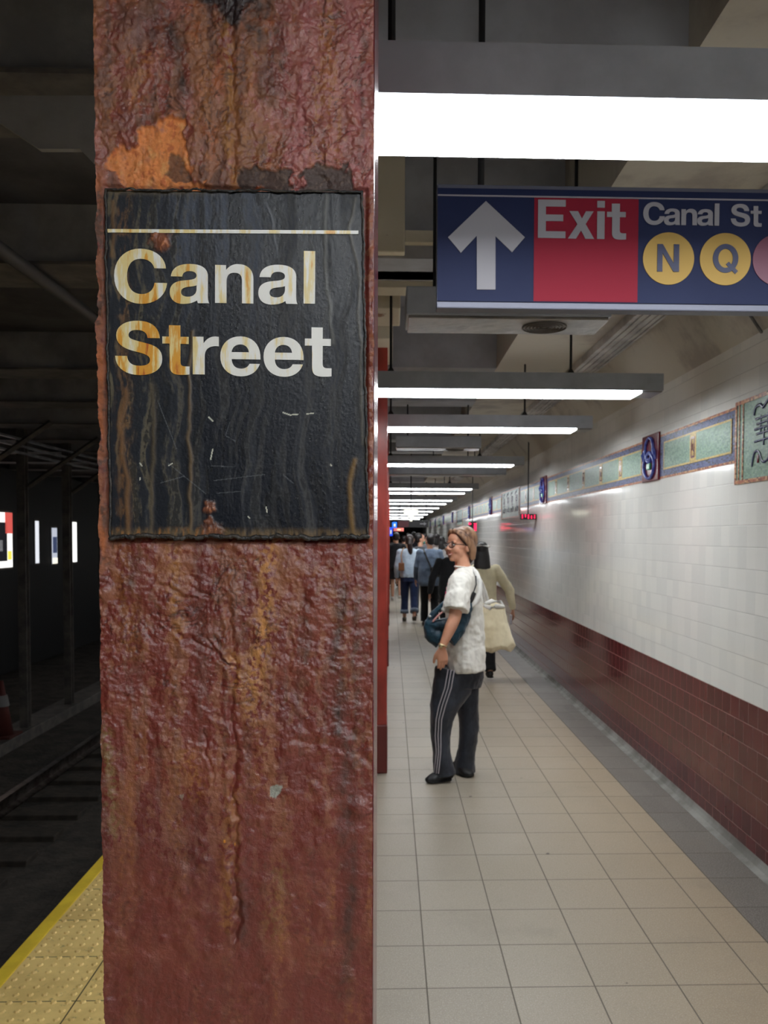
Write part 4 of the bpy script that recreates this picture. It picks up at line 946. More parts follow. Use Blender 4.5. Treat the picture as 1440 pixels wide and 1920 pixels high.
HEAD_SKULL = ((0, -.012, .018), (.074, .094, .100))
def head(bm, c, rot, s=1.0):
    """head with a face; c = centre between the ears, local +y is the way it looks"""
    T = lambda p: V_(c) + rot @ (V_(p)*s)
    B = lambda p, r: ball(bm, T(p), tuple(v*s for v in r), rot, 20)
    B(*HEAD_SKULL); B((0, .024, -.032), (.060, .066, .066)); B((0, .040, -.062), (.046, .046, .046)); B((0, .064, -.092), (.021, .020, .017))
    B((0, .052, .045), (.056, .034, .040)); B((0, .006, -.06), (.055, .05, .035))
    for sx_ in (-1, 1):
        B((sx_*.036, .058, -.032), (.026, .024, .024)); B((sx_*.077, -.008, -.012), (.009, .020, .031)); B((sx_*.03, .076, .020), (.024, .010, .008))
        B((sx_*.012, .098, -.030), (.009, .010, .008))
    tube(bm, [T((0, .078, .010)), T((0, .096, -.008)), T((0, .107, -.024)), T((0, .100, -.034))], [.008*s, .009*s, .0105*s, .008*s], ref=rot @ V_((1, 0, 0)), n=10)

def face_parts(parent, c, rot, s=1.0, smile=True, glasses=False, brow=(60, 40, 34)):
    T = lambda p: V_(c) + rot @ (V_(p)*s)
    ew = simple('eye_white', srgb(236, 230, 226), .2); ed_ = simple('dark_iris', srgb(38, 24, 20), .15); br = simple('eyebrow', srgb(*brow), .8); lip = simple('lips', srgb(186, 108, 100), .4)
    bm = bmesh.new()
    for sx_ in (-1, 1): ball(bm, T((sx_*.031, .078, .003)), tuple(v*s for v in (.0135, .011, .0072)), rot, 14)
    mk('eyes', bm, ew, parent, True)
    bm = bmesh.new()
    for sx_ in (-1, 1): ball(bm, T((sx_*.031, .0865, .003)), tuple(v*s for v in (.0058, .0035, .0060)), rot, 12)
    mk('irises', bm, ed_, parent, True)
    bm = bmesh.new()
    for sx_ in (-1, 1):
        tube(bm, [T((sx_*.016, .0895, .020)), T((sx_*.032, .088, .026)), T((sx_*.050, .074, .020))], [.0022*s, .003*s, .0018*s], n=6)
        tube(bm, [T((sx_*.018, .088, .008)), T((sx_*.031, .0895, .0118)), T((sx_*.046, .079, .007))], [.0012*s, .0018*s, .0012*s], n=6)
    mk('eyebrows', bm, br, parent, True)
    bm = bmesh.new()
    cz = -.057
    tube(bm, [T((-.027, .077, cz+.007)), T((-.014, .0905, cz+.001)), T((0, .0945, cz+.0005)), T((.014, .0905, cz+.001)), T((.027, .077, cz+.007))], [.0014*s, .0026*s, .0030*s, .0026*s, .0014*s], n=8)
    tube(bm, [T((-.026, .077, cz+.005)), T((-.013, .089, cz-.010)), T((0, .092, cz-.0125)), T((.013, .089, cz-.010)), T((.026, .077, cz+.005))], [.0014*s, .0032*s, .0038*s, .0032*s, .0014*s], n=8)
    mk('lips', bm, lip, parent, True)
    if smile:
        bm = bmesh.new(); tube(bm, [T((-.019, .081, cz)), T((-.010, .0885, cz-.005)), T((0, .0905, cz-.006)), T((.010, .0885, cz-.005)), T((.019, .081, cz))], [(.0022*s, .0046*s)]*5, ref=rot @ V_((0, 1, 0)), n=8)
        mk('teeth', bm, simple('teeth', srgb(240, 236, 226), .25), parent, True)
    if glasses:
        g = mk('glasses', bmesh.new(), None, parent); bm = bmesh.new()
        for sx_ in (-1, 1):
            pts = [T((sx_*.034+math.cos(a)*.0235, .103-abs(math.cos(a)*.0235+sx_*.034)**2*4.5, .001+math.sin(a)*.0185)) for a in [j*math.pi/10 for j in range(21)]]
            tube(bm, pts, [.0024*s]*21, ref=rot @ V_((0, 1, 0)), n=6, cap=False)
            tube(bm, [T((sx_*.057, .088, .008)), T((sx_*.074, .062, .008)), T((sx_*.082, .02, .004)), T((sx_*.082, -.012, -.004))], [.0026*s]*4, n=6)
        tube(bm, [T((-.011, .103, .005)), T((0, .105, .008)), T((.011, .103, .005))], [.002*s]*3, n=6)
        me = bpy.data.meshes.new('glasses'); bm.to_mesh(me); bm.free(); me.materials.append(simple('black_frame', srgb(28, 22, 24), .25)); g.data = me
        me.polygons.foreach_set('use_smooth', [True]*len(me.polygons))
        gl = simple('spectacle_glass', srgb(235, 238, 240), .02); gb = gl.node_tree.nodes['Principled BSDF']; gb.inputs['Transmission Weight'].default_value = .97; gb.inputs['IOR'].default_value = 1.1
        for sx_ in (-1, 1):
            bm = bmesh.new(); cc = T((sx_*.034, .0975, .001)); ball(bm, cc, (.0218*s, .0016*s, .0168*s), rot, 14); mk('lens', bm, gl, g, True)

# ------------------------------------------------------------------ the woman with glasses: faces left (-X), head turned to the viewer
WY = 5.44
wp = empty('person', (at(862, 1460, WY).x, WY, 0), 0)
tag(wp, 'smiling woman in glasses, white T-shirt and dark striped track pants, standing sideways', 'person')
px0 = wp.location.x
def W(px, py, dy=0.0):
    """place on the figure: photograph column/row at depth WY+dy, in the figure's frame"""
    q = at(px, py, WY+dy); return V_((q.x-px0, dy, q.z))
SK = skin_mat((214, 160, 132), 'skin_warm')
hrot = Matrix.Rotation(R(90+30), 3, 'Z') @ Matrix.Rotation(R(2), 3, 'X')
hc = W(863.5, 1023, 0)
bm = bmesh.new(); head(bm, hc, hrot, .99)
tube(bm, [W(866, 1040, .0), W(867, 1056, .0), W(870, 1074, 0)], [.052, .050, .062], n=16)
tube(bm, [W(871, 1086, 0), W(870, 1110, 0), W(868, 1160, 0), W(868, 1200, 0), W(868, 1240, 0)], [(.06, .09), (.09, .14), (.09, .12), (.09, .12), (.10, .14)], ref=(1, 0, 0), n=20)
# near (left) arm with its hand, hanging
sh, el, wr = W(864, 1096, -.17), W(852, 1160, -.275), W(829, 1213, -.315)
tube(bm, [sh, sh.lerp(el, .5), el, el.lerp(wr, .3), el.lerp(wr, .7), wr], [.050, .046, .040, .039, .030, .0235], n=14)
hand(bm, wr, W(832, 1262, -.31)-wr, (-1, -.35, .05), (.5, 1, 0), .98, .55)
# far arm, hidden by the body
tube(bm, [W(866, 1090, .17), W(858, 1160, .2), W(846, 1205, .16)], [.048, .038, .026], n=12); hand(bm, W(846, 1205, .16), (-.25, 0, -1), (-1, 0, .1), (0, -1, 0), .95, .5)
for (hip, kn, an) in ((W(858, 1275, -.085), W(829, 1345, -.095), W(830, 1446, -.09)), (W(874, 1275, .085), W(878, 1345, .08), W(872, 1442, .06))):
    tube(bm, [hip, hip.lerp(kn, .5), kn, kn.lerp(an, .35), an], [.070, .062, .044, .044, .032], n=14)
    tube(bm, [an, an+V_((-.02, 0, -.02))], [.032, .028], n=10)
rm(mk('body', bm, SK, wp), .0048, 3, .5)
# hair: light brown bob, dark at the parting, tucked behind the ear
HL = NT('light_brown_hair'); hv = HL.obj(); hn = HL.noise(40, hv, 5, .6, (.6, .6, .12)); HL.bump(hn, .7, .006)
M['hair_light'] = HL.fin(HL.mix(HL.sstep(hn, .38, .62), srgb(150, 112, 84), srgb(84, 56, 42)), .45, 0, .4)
M['hair_dark'] = simple('dark_hair_roots', srgb(40, 26, 24), .45, bump=(60, .7, .005)); M['hair_black'] = simple('black_hair', srgb(24, 19, 20), .42, bump=(50, .6, .006))
HT = lambda p: hc + hrot @ (V_(p)*.99)
bm = bmesh.new()
ball(bm, HT((0, -.034, .038)), (.085, .092, .098), hrot); ball(bm, HT((0, -.048, -.012)), (.077, .066, .080), hrot); ball(bm, HT((0, .010, .088)), (.066, .066, .034), hrot)
for sx_ in (-1, 1):
    tube(bm, [HT((sx_*.020, .066, .098)), HT((sx_*.056, .042, .080)), HT((sx_*.078, .016, .050)), HT((sx_*.086, -.018, .020)), HT((sx_*.084, -.044, -.03)), HT((sx_*.070, -.055, -.085))], [(.020, .016), (.028, .018), (.030, .016), (.030, .014), (.030, .016), (.020, .014)], ref=hrot @ V_((0, 1, 0)), n=12)
tube(bm, [HT((0, -.085, -.03)), HT((0, -.082, -.08)), HT((0, -.07, -.105))], [(.064, .022), (.052, .018), (.038, .012)], ref=hrot @ V_((1, 0, 0)), n=14)
rm(mk('hair', bm, M['hair_light'], wp), .0045, 4, .6)
bm = bmesh.new()
for sx_ in (-1, 1):
    tube(bm, [HT((sx_*.004, .060, .112)), HT((sx_*.030, .072, .094)), HT((sx_*.056, .058, .070)), HT((sx_*.072, .036, .036)), HT((sx_*.080, .012, .012)), HT((sx_*.080, -.006, -.004))], [(.006, .009), (.009, .010), (.010, .008), (.010, .007), (.010, .006), (.006, .004)], ref=hrot @ V_((0, 1, 0)), n=10)
ball(bm, HT((0, -.060, -.088)), (.052, .034, .040), hrot)
o = rm(mk('hair', bm, M['hair_dark'], wp), .004, 3, .6); o['label'] = 'dark roots along the hairline and nape'
face_parts(wp, hc, hrot, .99, True, True)
# T-shirt
TS = cloth('white_cotton', (236, 233, 226), (222, 218, 210), .85, 9, .55, .03, (1, 1, .45))
bm = bmesh.new()
def ring_at(py, xa, xb, hw, dy=0): c = W((xa+xb)/2, py, dy); return c, ((xb-xa)/2*WY/FPX, hw)
secs = [ring_at(1064, 856, 884, .068), ring_at(1070, 851, 890, .125), ring_at(1080, 848, 896, .172), ring_at(1096, 843, 901, .178), ring_at(1122, 838, 905, .168), ring_at(1150, 836, 906, .162), ring_at(1185, 836, 908, .165), ring_at(1215, 833, 910, .190), ring_at(1240, 832, 911, .208), ring_at(1254, 833, 911, .210)]
tube(bm, [q[0] for q in secs][::-1], [q[1] for q in secs][::-1], ref=(1, 0, 0), n=28, cap=False)
for s_, dy in ((-1, -.17), (1, .17)):
    tube(bm, [W(869, 1080, .55*dy), W(863, 1092, dy*1.03), W(858, 1118, dy*1.3), W(854.5, 1145, dy*1.5)], [.062, .078, .082, .084], n=18, cap=False)
for s_ in (-1, 1): ball(bm, W(865, 1093, s_*.172), (.072, .066, .070), None, 16)
rm(mk('t_shirt', bm, TS, wp), .006, 3, .6, (.075, .030))
bm = bmesh.new(); tube(bm, [W(870+17*math.cos(a), 1063.5+1.5*math.cos(a), .062*math.sin(a)) for a in [j*math.pi/10 for j in range(21)]], [.006]*21, n=8, cap=False)
mk('collar', bm, TS, wp, True)
PR = simple('pink_print', srgb(236, 70, 130), .7)
bm = bmesh.new()
for (x, y) in ((841.5, 1096), (839.2, 1104), (837.4, 1112), (836.3, 1119), (835.6, 1126)):
    for dy in (-.06, -.02, .03): box(bm, *[v for c_, h_ in zip(W(x, y, dy), (.009, .012, .010)) for v in (c_-h_, c_+h_)])
mk('pink_print', bm, PR, wp)
# track pants with three stripes down the outer leg
TP = cloth('charcoal_track_cloth', (58, 62, 72), (40, 43, 50), .5, 10, .7, .03, (1, 1, .5))
bm = bmesh.new()
tube(bm, [W(869, 1222, 0), W(868, 1244, 0), W(866, 1262, 0), W(863, 1282, 0)], [(.115, .145), (.138, .164), (.150, .174), (.137, .167)], ref=(1, 0, 0), n=24, cap=False)
def leg(rows, dy, hw):
    c = [W((a+b)/2, y, dy+(k*.0)) for k, (y, a, b) in enumerate(rows)]; tube(bm, c[::-1], [((b-a)/2*WY/FPX, h) for (y, a, b), h in zip(rows, hw)][::-1], ref=(1, 0, 0), n=22, cap=False)
LL = [(1255, 816, 892), (1290, 810, 884), (1325, 806, 860), (1350, 806, 849), (1380, 808, 844), (1410, 811, 845), (1435, 812, 850), (1452, 812, 855)]
RL = [(1255, 840, 905), (1290, 848, 899), (1325, 855, 898.5), (1350, 859, 899), (1380, 861, 897), (1405, 858, 893), (1430, 851, 891), (1448, 852, 892)]
leg(LL, -.088, (.085, .088, .085, .075, .07, .072, .078, .082)); leg(RL, .075, (.085, .088, .082, .074, .07, .072, .076, .080))
rm(mk('track_pants', bm, TP, wp), .006, 3, .6, (.08, .014))
st = simple('pale_stripe', srgb(176, 170, 178), .6)
for k in range(3):
    bm = bmesh.new(); pts = []
    base_ = [(1256, 840, .000), (1290, 834, 0), (1325, 822.5, .0), (1350, 817.5, .001), (1380, 816, .0), (1410, 818, 0), (1430, 816, .0), (1450, 813.5, 0)]
    for (y, x, e) in base_:
        i = [r[0] for r in LL]; a = np.interp(y, i, [r[1] for r in LL]); b = np.interp(y, i, [r[2] for r in LL]); h = np.interp(y, i, (.085, .088, .085, .075, .07, .072, .078, .082))
        xx = x + k*(6.0 if y < 1340 else (5.2 if y < 1400 else 4.2)); u = (xx-(a+b)/2)/((b-a)/2); u = max(-.93, min(.93, u))
        pts.append(W(xx, y, -.088 - h*math.sqrt(1-u*u) - .003))
    tube(bm, pts, [(.0042, .0035)]*len(pts), ref=(1, 0, 0), n=8); mk('stripe', bm, st, wp, True)
BS = simple('black_shoe_leather', srgb(22, 22, 25), .5, bump=(30, .3, .004)); SO = simple('black_rubber_sole', srgb(14, 14, 15), .7)
def shoe(bm, bs, heel, toe, dy_w=.048, h=.075):
    heel = V_(heel); toe = V_(toe); d = toe-heel; up = V_((0, 0, 1))
    tube(bm, [heel+up*h*.6, heel+d*.35+up*h*.62, heel+d*.62+up*h*.48, heel+d*.85+up*h*.36, toe+up*h*.30], [(.036, .040), (.042, .044), (.046, .034), (.045, .026), (.030, .020)], ref=d.cross(up), n=16)
    tube(bs, [heel+up*.012, heel+d*.4+up*.012, heel+d*.75+up*.012, toe+up*.014], [(.038, .011), (.042, .011), (.048, .011), (.034, .011)], ref=d.cross(up), n=16)
def wf(px, dy): q = W(px, 1465, dy); return V_((q.x, dy, .0))
bm = bmesh.new(); bs = bmesh.new(); shoe(bm, bs, wf(842, -.075), wf(803, -.14)); rm(mk('shoe', bm, BS, wp), .005, 3); mk('sole', bs, SO, [q for q in COL.objects if q.parent == wp][-1], True)
bm = bmesh.new(); bs = bmesh.new(); shoe(bm, bs, wf(856, .10), wf(882, -.02)); rm(mk('shoe', bm, BS, wp), .005, 3); mk('sole', bs, SO, [q for q in COL.objects if q.parent == wp][-1], True)
# wristwatch
bm = bmesh.new(); ax = (wr-el).normalized(); c = el.lerp(wr, .95)
u1 = ax.cross(V_((0, 1, 0))).normalized(); u2 = ax.cross(u1)
tube(bm, [c+u1*math.cos(a)*.028+u2*math.sin(a)*.028 for a in [j*math.pi/10 for j in range(21)]], [.0052]*21, ref=tuple(ax), n=8, cap=False)
ball(bm, c-V_((.012, .026, 0)), (.015, .006, .015)); mk('wristwatch', bm, simple('gold_watch', srgb(196, 178, 138), .25, .8), wp, True)

# crossbody bag, a slouchy dark teal crescent under her arm
cb = empty('crossbody_bag', (wp.location.x, WY, 0)); tag(cb, 'dark teal slouchy crossbody bag worn at the hip of the woman in glasses', 'bag')
TB = cloth('teal_puffy_nylon', (30, 62, 78), (18, 34, 48), .45, 12, .8, .03, (1, 1, 1)); BK = simple('black_webbing', srgb(24, 26, 32), .6)
bm = bmesh.new()
tube(bm, [W(803, 1168, -0.213), W(808, 1188, -0.213), W(822, 1198, -0.218), W(842, 1196, -0.213), W(858, 1176, -0.203), W(869, 1152, -0.193), W(879, 1134, -0.178)], [(.030, .035), (.052, .05), (.066, .058), (.064, .058), (.058, .050), (.052, .042), (.034, .028)], ref=(1, 0, 0), n=18)
tube(bm, [W(806, 1160, -0.213), W(815, 1148, -0.208), W(830, 1134, -0.203), W(842, 1126, -0.198)], [(.022, .022), (.022, .02), (.020, .018), (.016, .014)], ref=(0, 1, 0), n=12)
tube(bm, [W(812, 1172, -0.210), W(828, 1172, -0.210), W(846, 1168, -0.206)], [(.04, .045)]*3, ref=(0, 0, 1), n=14)
rm(mk('pouch', bm, TB, cb), .006, 4, .6, (.05, .014))
bm = bmesh.new(); tube(bm, [W(876, 1140, -0.183), W(884, 1124, -.195), W(889, 1112, -.190)], [(.014, .006)]*3, ref=(1, 0, 0), n=8); mk('strap_clip', bm, BK, cb, True)
WS = cloth('white_wide_strap', (226, 224, 220))
bm = bmesh.new(); tube(bm, [W(881, 1139, -.19), W(893, 1128, -.19), W(900, 1110, -.178), W(899.5, 1090, -.175), W(893, 1074, -.13), W(885, 1065, -.05)], [(.016, .007)]*6, ref=(1, 0, .4), n=10)
mk('strap', bm, WS, cb, True)
bm = bmesh.new(); tube(bm, [W(879, 1138, -.195), W(886, 1116, -.197), W(893, 1096, -.195), W(892, 1080, -.165)], [(.004, .003)]*4, ref=(1, 0, 0), n=6); mk('strap_edge', bm, BK, cb, True)
bm = bmesh.new(); tube(bm, [W(812, 1165, -0.253), W(824, 1152, -0.250), W(832, 1146, -0.248)], [.006]*3, n=8); mk('zip_puller', bm, simple('pink_cord', srgb(196, 140, 136), .6), cb, True)
bm = bmesh.new(); ball(bm, W(806, 1156, -0.240), .009); ball(bm, W(833, 1143, -0.243), .020); mk('charm', bm, simple('pale_charm', srgb(190, 190, 186), .3), cb, True)
# tote bag behind her
tb = empty('tote_bag', (wp.location.x, WY, 0)); tag(tb, 'cream canvas tote bag hanging behind the back of the woman in glasses', 'bag')
CV = cloth('cream_canvas', (226, 214, 184), (212, 198, 166), .9, 8, .5, .03)
tdy = .34
bm = bmesh.new()
# flat sack: outline with thickness, slightly bulged
outl = [(903, 1128), (918, 1133), (932, 1130), (946, 1137), (951, 1160), (958, 1186), (968, 1211), (957, 1223), (940, 1217), (922, 1225), (905, 1222), (898, 1200), (898, 1160)]
cx_, cy_ = 926, 1180
lay_ = []
for dy, sc_ in ((-.055, .80), (-.035, .95), (0, 1.0), (.035, .95), (.055, .80)):
    lay_.append([bm.verts.new(W(cx_+(x-cx_)*sc_, cy_+(y-cy_)*sc_, tdy+dy)) for x, y in outl])
for A_, B_ in zip(lay_, lay_[1:]):
    for i in range(len(outl)): bm.faces.new((A_[i], A_[(i+1) % len(outl)], B_[(i+1) % len(outl)], B_[i]))
bm.faces.new(lay_[0]); bm.faces.new(lay_[-1][::-1])
rm(mk('canvas_sack', bm, CV, tb), .007, 3, .6, (.06, .014))
bm = bmesh.new(); tube(bm, [W(909, 1136, tdy-.05), W(919, 1140, tdy-.055), W(930, 1137, tdy-.055), W(944, 1137, tdy-.045), (W(938, 1128, tdy-.02)), W(922, 1127, tdy-.03), W(911, 1131, tdy-.04)], [.012, .016, .018, .014, .014, .016, .012], n=10)
mk('folded_rim', bm, WS, tb, True)
bm = bmesh.new()
tube(bm, [W(908, 1134, tdy-.03), W(904, 1110, tdy-.08), W(899, 1090, .20), W(892, 1074, .15), W(884, 1068, .10)], [(.014, .004)]*5, ref=(1, 0, 0), n=8)
tube(bm, [W(917, 1134, tdy-.02), W(910, 1110, tdy-.04), W(902, 1090, .22), W(892, 1074, .165)], [(.012, .004)]*4, ref=(1, 0, 0), n=8)
mk('handles', bm, WS, tb, True)

# ------------------------------------------------------------------ people walking away
def walker(x, y, label, h=1.68, skin=(206, 160, 134), hair='black', hairstyle='short', top=(80, 90, 110), top2=None, bottom=(30, 32, 40), legs='long', sleeve='long', stride=.16, rz=0, headturn=0, girth=1.0, topz=.80, arms=(.06, -.05), out=(.06, .06), shoes=(30, 28, 28), vox=.0085, cuff=None):
    t = empty('person', (x, y, 0), R(rz)); tag(t, label, 'person'); s = h/1.68
    P = lambda a, b, c: V_((a*s, b*s, c*s))
    sk = skin_mat(skin); tm = cloth('top_cloth', top, top2); bt_ = cloth('trouser_cloth', bottom)
    hr_ = Matrix.Rotation(R(headturn), 3, 'Z'); c = P(0, .015, 1.552)
    bm = bmesh.new(); head(bm, c, hr_, s)
    tube(bm, [P(0, 0, 1.50), P(0, -.005, 1.42), P(0, -.01, 1.36)], [.050*s, .050*s, .055*s], n=12)
    tube(bm, [P(0, 0, 1.33), P(0, 0, 1.2), P(0, 0, 1.0), P(0, 0, .90)], [(.12*s, .06*s), (.13*s, .08*s), (.12*s, .08*s), (.13*s, .09*s)], n=18)
    kn = []
    for sx_, sg_ in ((-1, 1), (1, -1)):
        hip = P(sx_*.085, 0, .88); st_ = stride*sg_; k_ = P(sx_*.088, .05+st_*.55, .48); a_ = P(sx_*.09, st_ - (.06 if sg_ < 0 else 0), .085 + (.05 if sg_ < 0 else 0)); kn.append((hip, k_, a_))
        tube(bm, [hip, hip.lerp(k_, .5), k_, k_.lerp(a_, .35), a_], [.070*s, .062*s, .048*s, .048*s, .034*s], n=12)
        tube(bm, [a_, a_+P(0, .05, -.04)], [.033*s, .03*s], n=10)
    ar = []
    for j, sx_ in enumerate((-1, 1)):
        sh_ = P(sx_*.175, 0, 1.345); e_ = P(sx_*(.185+out[j]), -.01+arms[j]*.3, 1.08); w_ = P(sx_*(.18+out[j]*1.35), arms[j]+.06, .85); ar.append((sh_, e_, w_))
        tube(bm, [sh_, sh_.lerp(e_, .5), e_, e_.lerp(w_, .5), w_], [.040*s, .040*s, .036*s, .031*s, .023*s], n=12)
        hand(bm, w_, (w_-e_)+P(0, 0, -.06), (0, 1, 0), (-sx_, 0, 0), s, .5)
    rm(mk('body', bm, sk, t), vox, 2, .5)
    # hair
    hm = {'black': M['hair_black'], 'brown': M['hair_light'], 'dark': M['hair_dark']}[hair]; bm = bmesh.new(); HT2 = lambda p: c + hr_ @ (V_(p)*s)
    ball(bm, HT2((0, -.030, .036)), (.084*s, .088*s, .096*s), hr_); ball(bm, HT2((0, -.045, -.01)), (.078*s, .066*s, .07*s), hr_)
    if hairstyle == 'ponytail': tube(bm, [HT2((0, -.12, .03)), HT2((0, -.145, -.06)), HT2((.01, -.125, -.16)), HT2((.02, -.10, -.25)), HT2((.02, -.09, -.30))], [.035*s, .048*s, .050*s, .036*s, .014*s], n=14)
    if hairstyle == 'long':
        tube(bm, [HT2((0, -.03, .05)), HT2((0, -.065, -.06)), HT2((0, -.085, -.18)), HT2((0, -.09, -.28))], [(.080*s, .07*s), (.096*s, .06*s), (.105*s, .045*s), (.08*s, .03*s)], n=16)
    rm(mk('hair', bm, hm, t), .008, 3, .6)
    # top
    bm = bmesh.new(); g = girth
    tube(bm, [P(0, -.01, topz), P(0, -.01, topz+.05), P(0, -.01, 1.05), P(0, 0, 1.25), P(0, 0, 1.34), P(0, 0, 1.375), P(0, 0, 1.41)], [(.175*s*g, .135*s*g), (.190*s*g, .145*s*g), (.186*s*g, .14*s*g), (.182*s*g, .125*s*g), (.178*s, .112*s), (.140*s, .098*s), (.082*s, .078*s)], n=22, cap=False)
    for (sh_, e_, w_) in ar:
        if sleeve == 'long': tube(bm, [sh_.lerp(P(0, 0, 1.34), .35), sh_, sh_.lerp(e_, .5), e_, e_.lerp(w_, .5), w_], [.058*s, .068*s, .064*s, .058*s, .052*s, .038*s], n=14, cap=False)
        else: tube(bm, [sh_.lerp(P(0, 0, 1.34), .35), sh_, sh_.lerp(e_, .75)], [.058*s, .068*s, .068*s], n=14, cap=False)
    for (sh_, e_, w_) in ar: ball(bm, sh_+P(0, 0, -.006), (.070*s, .072*s, .064*s), None, 16)
    rm(mk('shirt', bm, tm, t), .009, 3, .6, (.1, .016))
    # trousers
    bm = bmesh.new()
    tube(bm, [P(0, 0, 1.0), P(0, 0, .86), P(0, 0, .78)], [(.150*s, .115*s), (.168*s, .128*s), (.160*s, .12*s)], n=20, cap=False)
    for hip, k_, a_ in kn:
        e = {'long': 1.0, 'crop': .76, 'short': -.1}[legs]
        if legs == 'short': tube(bm, [hip, hip.lerp(k_, .85)], [.09*s, .095*s], n=14, cap=False)
        else: tube(bm, [hip, hip.lerp(k_, .5), k_, k_.lerp(a_, e)], [.092*s, .088*s, .074*s, .070*s], n=16, cap=False)
    rm(mk('shorts' if legs == 'short' else 'trousers', bm, bt_, t), .009, 3, .6, (.09, .012))
    if cuff:
        for hip, k_, a_ in kn:
            bm = bmesh.new(); q0 = k_.lerp(a_, .62); q1 = k_.lerp(a_, .80); tube(bm, [q0, q1], [.079*s, .080*s], n=18, cap=False); mk('turned_cuff', bm, cloth('pale_denim', cuff), t, True)
    sm_ = simple('walking_shoe', srgb(*shoes), .5)
    for i, (hip, k_, a_) in enumerate(kn):
        bm = bmesh.new(); q = a_+V_((0, 0, -.085*s))
        tube(bm, [q+P(0, -.03, .05), q+P(0, .03, .055), q+P(0, .10, .04), q+P(0, .165, .028)], [(.036*s, .040*s), (.042*s, .042*s), (.044*s, .028*s), (.032*s, .018*s)], ref=(1, 0, 0), n=14)
        tube(bm, [q+P(0, -.035, .014), q+P(0, .17, .014)], [(.040*s, .013*s), (.040*s, .013*s)], ref=(1, 0, 0), n=12)
        mk('shoe', bm, sm_, t, True)
    return t, P, ar, c
xy = lambda px, Y: at(px, 1005, Y).x
# the pair seen from behind
t, P, ar, c = walker(xy(768, 15.3), 15.3, 'woman walking away in pale blue sweater, turned-up jeans and long ponytail', 1.66, hair='dark', hairstyle='ponytail', top=(190, 206, 220), top2=(168, 186, 204), bottom=(34, 48, 84), legs='crop', stride=.15, topz=.86, cuff=(120, 132, 150), girth=.98, out=(.05, .03), shoes=(70, 62, 48))
b = empty('shoulder_bag', tuple(t.location)); tag(b, 'small brown shoulder bag on the back of the woman in pale blue', 'bag')
bm = bmesh.new(); box(bm, -.21, -.10, -.19, -.145, .98, 1.13, bevel=.015); mk('pouch', bm, simple('brown_leather', srgb(116, 74, 44), .5), b)
bm = bmesh.new(); tube(bm, [P(-.14, -.155, 1.13), P(-.165, -.14, 1.28), P(-.13, -.085, 1.40), P(-.10, .02, 1.425)], [(.010, .003)]*4, n=6); mk('strap', bm, simple('tan_strap', srgb(150, 112, 76), .5), b)
t, P, ar, c = walker(xy(806, 14.6), 14.6, 'person walking away in a loose slate blue shirt and wide black trousers', 1.67, hair='black', hairstyle='short', top=(104, 118, 138), top2=(84, 96, 116), bottom=(22, 22, 26), stride=.10, topz=.74, girth=1.12, headturn=30, out=(.05, .06), shoes=(60, 52, 46))
b = empty('sling_bag', tuple(t.location)); tag(b, 'black sling bag across the back of the person in slate blue', 'bag')
bm = bmesh.new(); box(bm, .00, .19, -.245, -.175, .90, 1.08, bevel=.025); mk('pouch', bm, M['black'], b)
bm = bmesh.new(); tube(bm, [P(.02, -.19, 1.06), P(-.05, -.155, 1.22), P(-.10, -.115, 1.35), P(-.11, -.02, 1.405)], [(.016, .004)]*4, n=6); mk('strap', bm, M['black'], b)
t, P, ar, c = walker(xy(788, 16.4), 16.4, 'person between the walking pair, head turned and wearing a teal face mask', 1.69, hair='black', hairstyle='short', top=(70, 74, 80), bottom=(40, 48, 70), headturn=-78, stride=.1)
bm = bmesh.new(); q = Matrix.Rotation(R(-78), 3, 'Z'); ball(bm, c + q @ V_((0, .062, -.055)), (.052, .042, .046), q, 16); mk('face_mask', bm, simple('teal_mask', srgb(62, 150, 138), .7), t, True)
walker(xy(743, 20.5), 20.5, 'person walking away in a black T-shirt and black shorts, next to the second column', 1.72, hair='black', top=(38, 38, 42), bottom=(24, 24, 28), legs='short', sleeve='short', stride=.12, shoes=(200, 196, 190), out=(.05, .07))
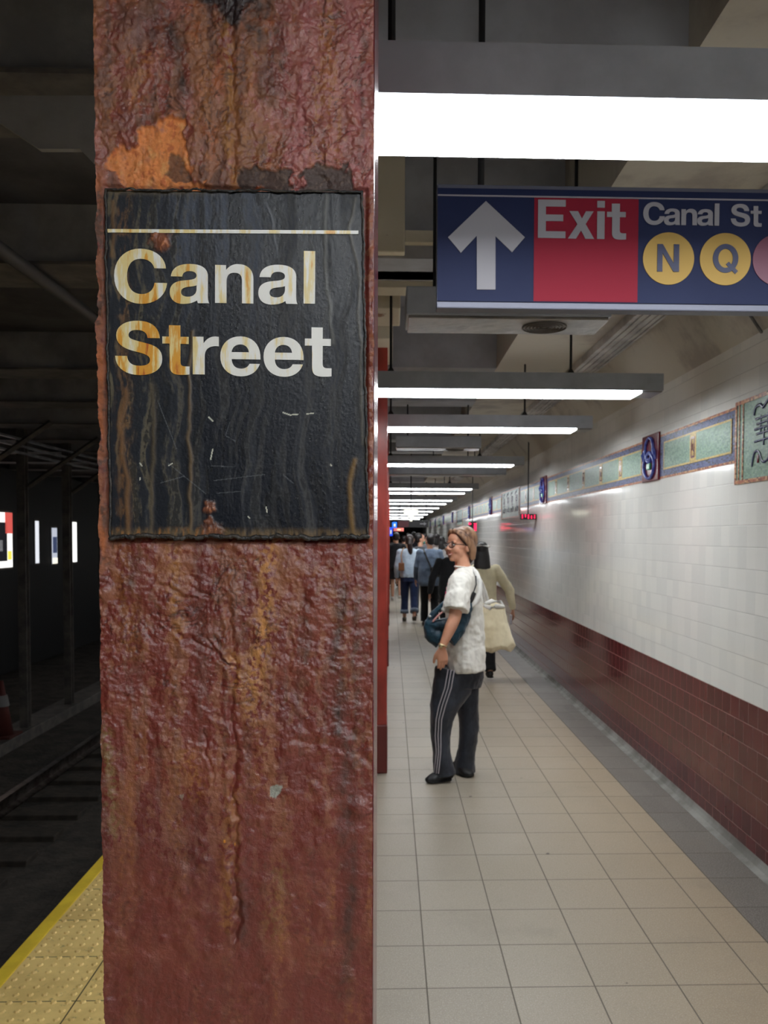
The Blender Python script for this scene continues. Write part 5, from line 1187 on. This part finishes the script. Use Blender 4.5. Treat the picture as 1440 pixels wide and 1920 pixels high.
# the person in cream behind the woman with glasses
t, P, ar, c = walker(xy(903, 9.2), 9.2, 'person walking away in a cream jacket, half hidden by the woman in glasses', 1.57, hair='black', hairstyle='long', top=(226, 216, 184), top2=(206, 196, 164), bottom=(26, 26, 30), stride=.14, topz=.72, girth=1.0, arms=(.0, .0), out=(.05, .16), shoes=(22, 22, 24))
bm = bmesh.new(); q = c
tube(bm, [q+V_((-.075, -.03, .07)), q+V_((-.03, -.115, .075)), q+V_((.04, -.12, .07)), q+V_((.085, -.04, .06))], [.010]*4, n=8); mk('hair_band', bm, WS, t, True)
bm = bmesh.new(); box(bm, *[v for cc, hh in zip(ar[1][2]+((ar[1][2]-ar[1][1])+P(0, 0, -.06)).normalized()*.095+V_((-.035, .0, -.03)), (.012, .03, .055)) for v in (cc-hh, cc+hh)], bevel=.006)
ph = mk('mobile_phone', bm, simple('pale_phone', srgb(190, 184, 190), .3)); ph.location = t.location; tag(ph, 'pale mobile phone in the right hand of the person in cream', 'phone')
walker(xy(846, 11.6), 11.6, 'person in black hidden behind the woman in glasses, pale hands showing', 1.58, hair='black', top=(34, 34, 38), bottom=(26, 26, 30), headturn=60, stride=.1, out=(.10, .02))
for i, (px, Y, h, tc_, hs, lb) in enumerate(((740, 25.6, 1.70, (58, 44, 44), 'short', 'far person in dark clothes next to the column edge'), (757, 25, 1.64, (150, 120, 90), 'short', 'far person in tan seen above the black T-shirt shoulder'),
        (776, 26, 1.76, (40, 42, 52), 'short', 'far tall person in dark clothes beyond the masked person'), (797, 28, 1.72, (150, 150, 156), 'long', 'far person in pale grey with long hair'),
        (820, 24, 1.70, (176, 160, 156), 'long', 'far person in faded pink beyond the slate blue shirt'), (829, 20, 1.62, (200, 196, 196), 'long', 'far person in white just left of the woman in glasses'), (765, 32, 1.75, (60, 50, 60), 'short', 'farthest person of the crowd, left of centre'), (786, 34, 1.72, (90, 90, 100), 'short', 'farthest person of the crowd, right of centre'))):
    walker(xy(px, Y), Y, lb, h, top=tc_, hairstyle=hs, bottom=(36, 38, 48), stride=.1*(-1)**i, vox=.012)
